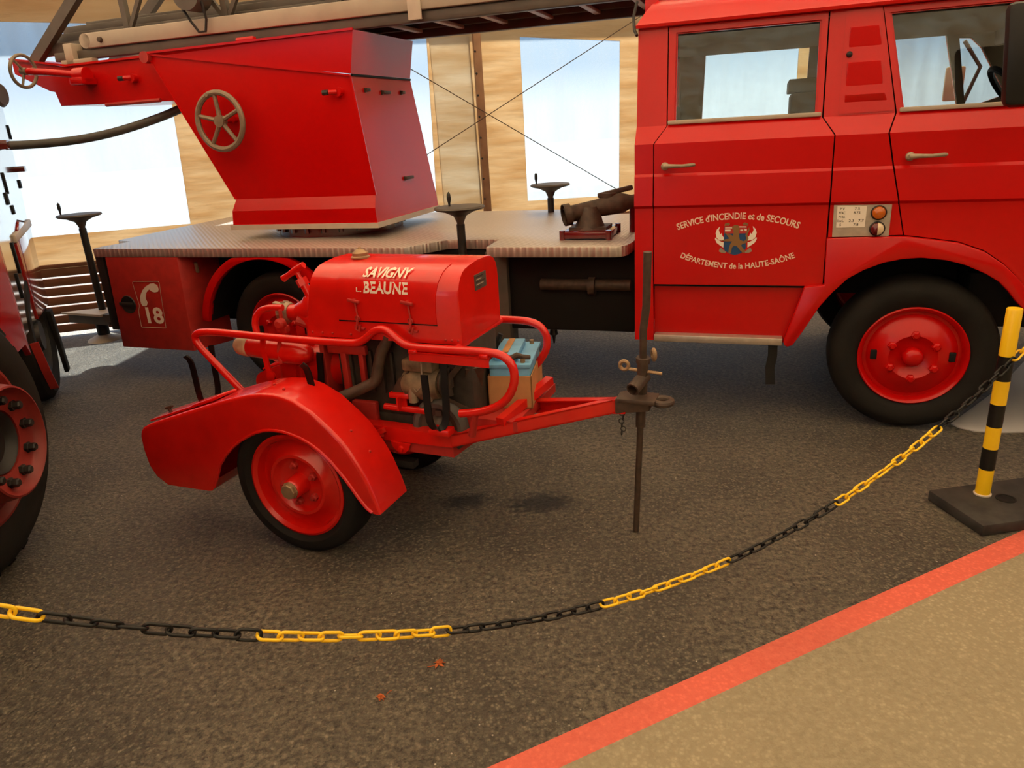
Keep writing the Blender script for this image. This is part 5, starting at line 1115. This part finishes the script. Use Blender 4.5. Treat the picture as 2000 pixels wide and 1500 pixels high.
mb = MB(); mb.lathe([(0.0286, 0.0505), (0.034, 0.0505), (0.034, 0.056), (0.0286, 0.058)], (0, 0, 0), (0, 0, 1), 28); mb.build('collar', ALUM, bp)
# plastic chain: one thing, each link a part
chn = empty('barrier_chain', (1.985, 2.765, 0), math.atan2(-0.43246, -0.90165), 'sagging plastic chain of yellow and black links running from the striped post', 'chain')
def cz(u): return 0.226 + 0.172*(u-1.60)**2
def link_mesh(name, m):
    mb = MB(); P_ = []; a, r = 0.0180, 0.0125
    for k in range(9): t = -PI/2 + PI*k/8; P_.append(V((a+math.cos(t)*r, math.sin(t)*r, 0)))
    for k in range(9): t = PI/2 + PI*k/8; P_.append(V((-a+math.cos(t)*r, math.sin(t)*r, 0)))
    mb.tube(P_, 0.0043, 8, closed=True); bmesh.ops.recalc_face_normals(mb.bm, faces=mb.bm.faces)
    me = bpy.data.meshes.new(name); mb.bm.to_mesh(me); mb.bm.free(); me.materials.append(m)
    me.polygons.foreach_set('use_smooth', [True]*len(me.polygons)); return me
LMY = link_mesh('yellow_link', YEL); LMB = link_mesh('black_link', PLB)
u = -0.085; k = 0; pitch = 0.0508
rnd = random.Random(3)
while u < 3.52:
    sl = 0.344*(u-1.60); un = u + pitch/math.sqrt(1+sl*sl)
    p0 = V((u, 0.03, cz(u))); p1 = V((un, 0.03, cz(un))); mid = (p0+p1)/2; um = mid.x
    yel = um < 0.0 or 0.40 < um < 0.93 or 1.45 < um < 1.96 or 2.454 < um < 2.93 or um > 3.346
    o = bpy.data.objects.new('link', LMY if yel else LMB); COL.objects.link(o); o.parent = chn
    tw = math.radians(72 if k % 2 == 0 else -12) + rnd.uniform(-0.25, 0.25)
    if k % 5 == 2: tw += 0.35
    d = (p1-p0).normalized(); x, y, z = frame_from(d)
    rot = Matrix((d, (V((0, 1, 0)) - d*d.y).normalized(), d.cross((V((0, 1, 0)) - d*d.y).normalized()))).transposed()
    o.matrix_local = Matrix.Translation(mid) @ (rot @ Matrix.Rotation(tw, 3, 'X')).to_4x4()
    o['label'] = 'yellow chain link' if yel else 'black chain link'
    u = un; k += 1

# ================================================================ SMALL THINGS ON THE FLOOR
mb = MB(); mb.prism([(2.345, 3.60), (2.36, 3.545), (2.41, 3.49), (2.50, 3.46), (2.66, 3.443), (3.6, 3.45), (3.9, 4.6), (3.35, 4.50), (2.9, 4.06)], plan, 0.0, 0.010, 0.002)
tag(mb.build('floor_board', PALE, None, 30), 'pale round-cornered board lying flat on the floor behind the striped post', 'board')
def leaf(loc, rz, sc, lab):
    rn = random.Random(int(sc*1000)); mb = MB()
    for k in range(7):
        a = rn.uniform(0, 2*PI); c = V((rn.uniform(-0.4, 0.4), rn.uniform(-0.5, 0.5), 0))*sc*0.02; h = rn.uniform(0.2, 0.8)*sc*0.012; L_ = rn.uniform(0.6, 1.2)*sc*0.016
        d = V((math.cos(a), math.sin(a), 0)); n_ = V((-d.y, d.x, 0))
        pts_ = [c - d*L_, c - d*L_*0.3 + n_*L_*0.35 + V((0, 0, h)), c + d*L_ + V((0, 0, h*0.4)), c + d*L_*0.2 - n_*L_*0.4 + V((0, 0, h*0.6))]
        mb.hexa([p_ + V((0, 0, 0.0012)) for p_ in pts_] + [p_ + V((0, 0, 0.0024)) for p_ in pts_])
    mb.tube([(0.012*sc, 0.012*sc, 0.002), (0.02*sc, 0.024*sc, 0.004), (0.03*sc, 0.03*sc, 0.003)], 0.0012, 6)
    o = mb.build('dry_leaf', LEAF, None, 30); o.location = loc; o.rotation_euler = (0, 0, rz); tag(o, lab, 'leaf', 'dry leaves on the floor')
leaf((-0.289, 1.962, 0), 2.6, 1.0, 'crumpled orange dry leaf on the asphalt, the one farther from the viewer')
leaf((-0.459, 1.828, 0), 0.0, 0.9, 'crumpled orange dry leaf on the asphalt, the one nearer the viewer')
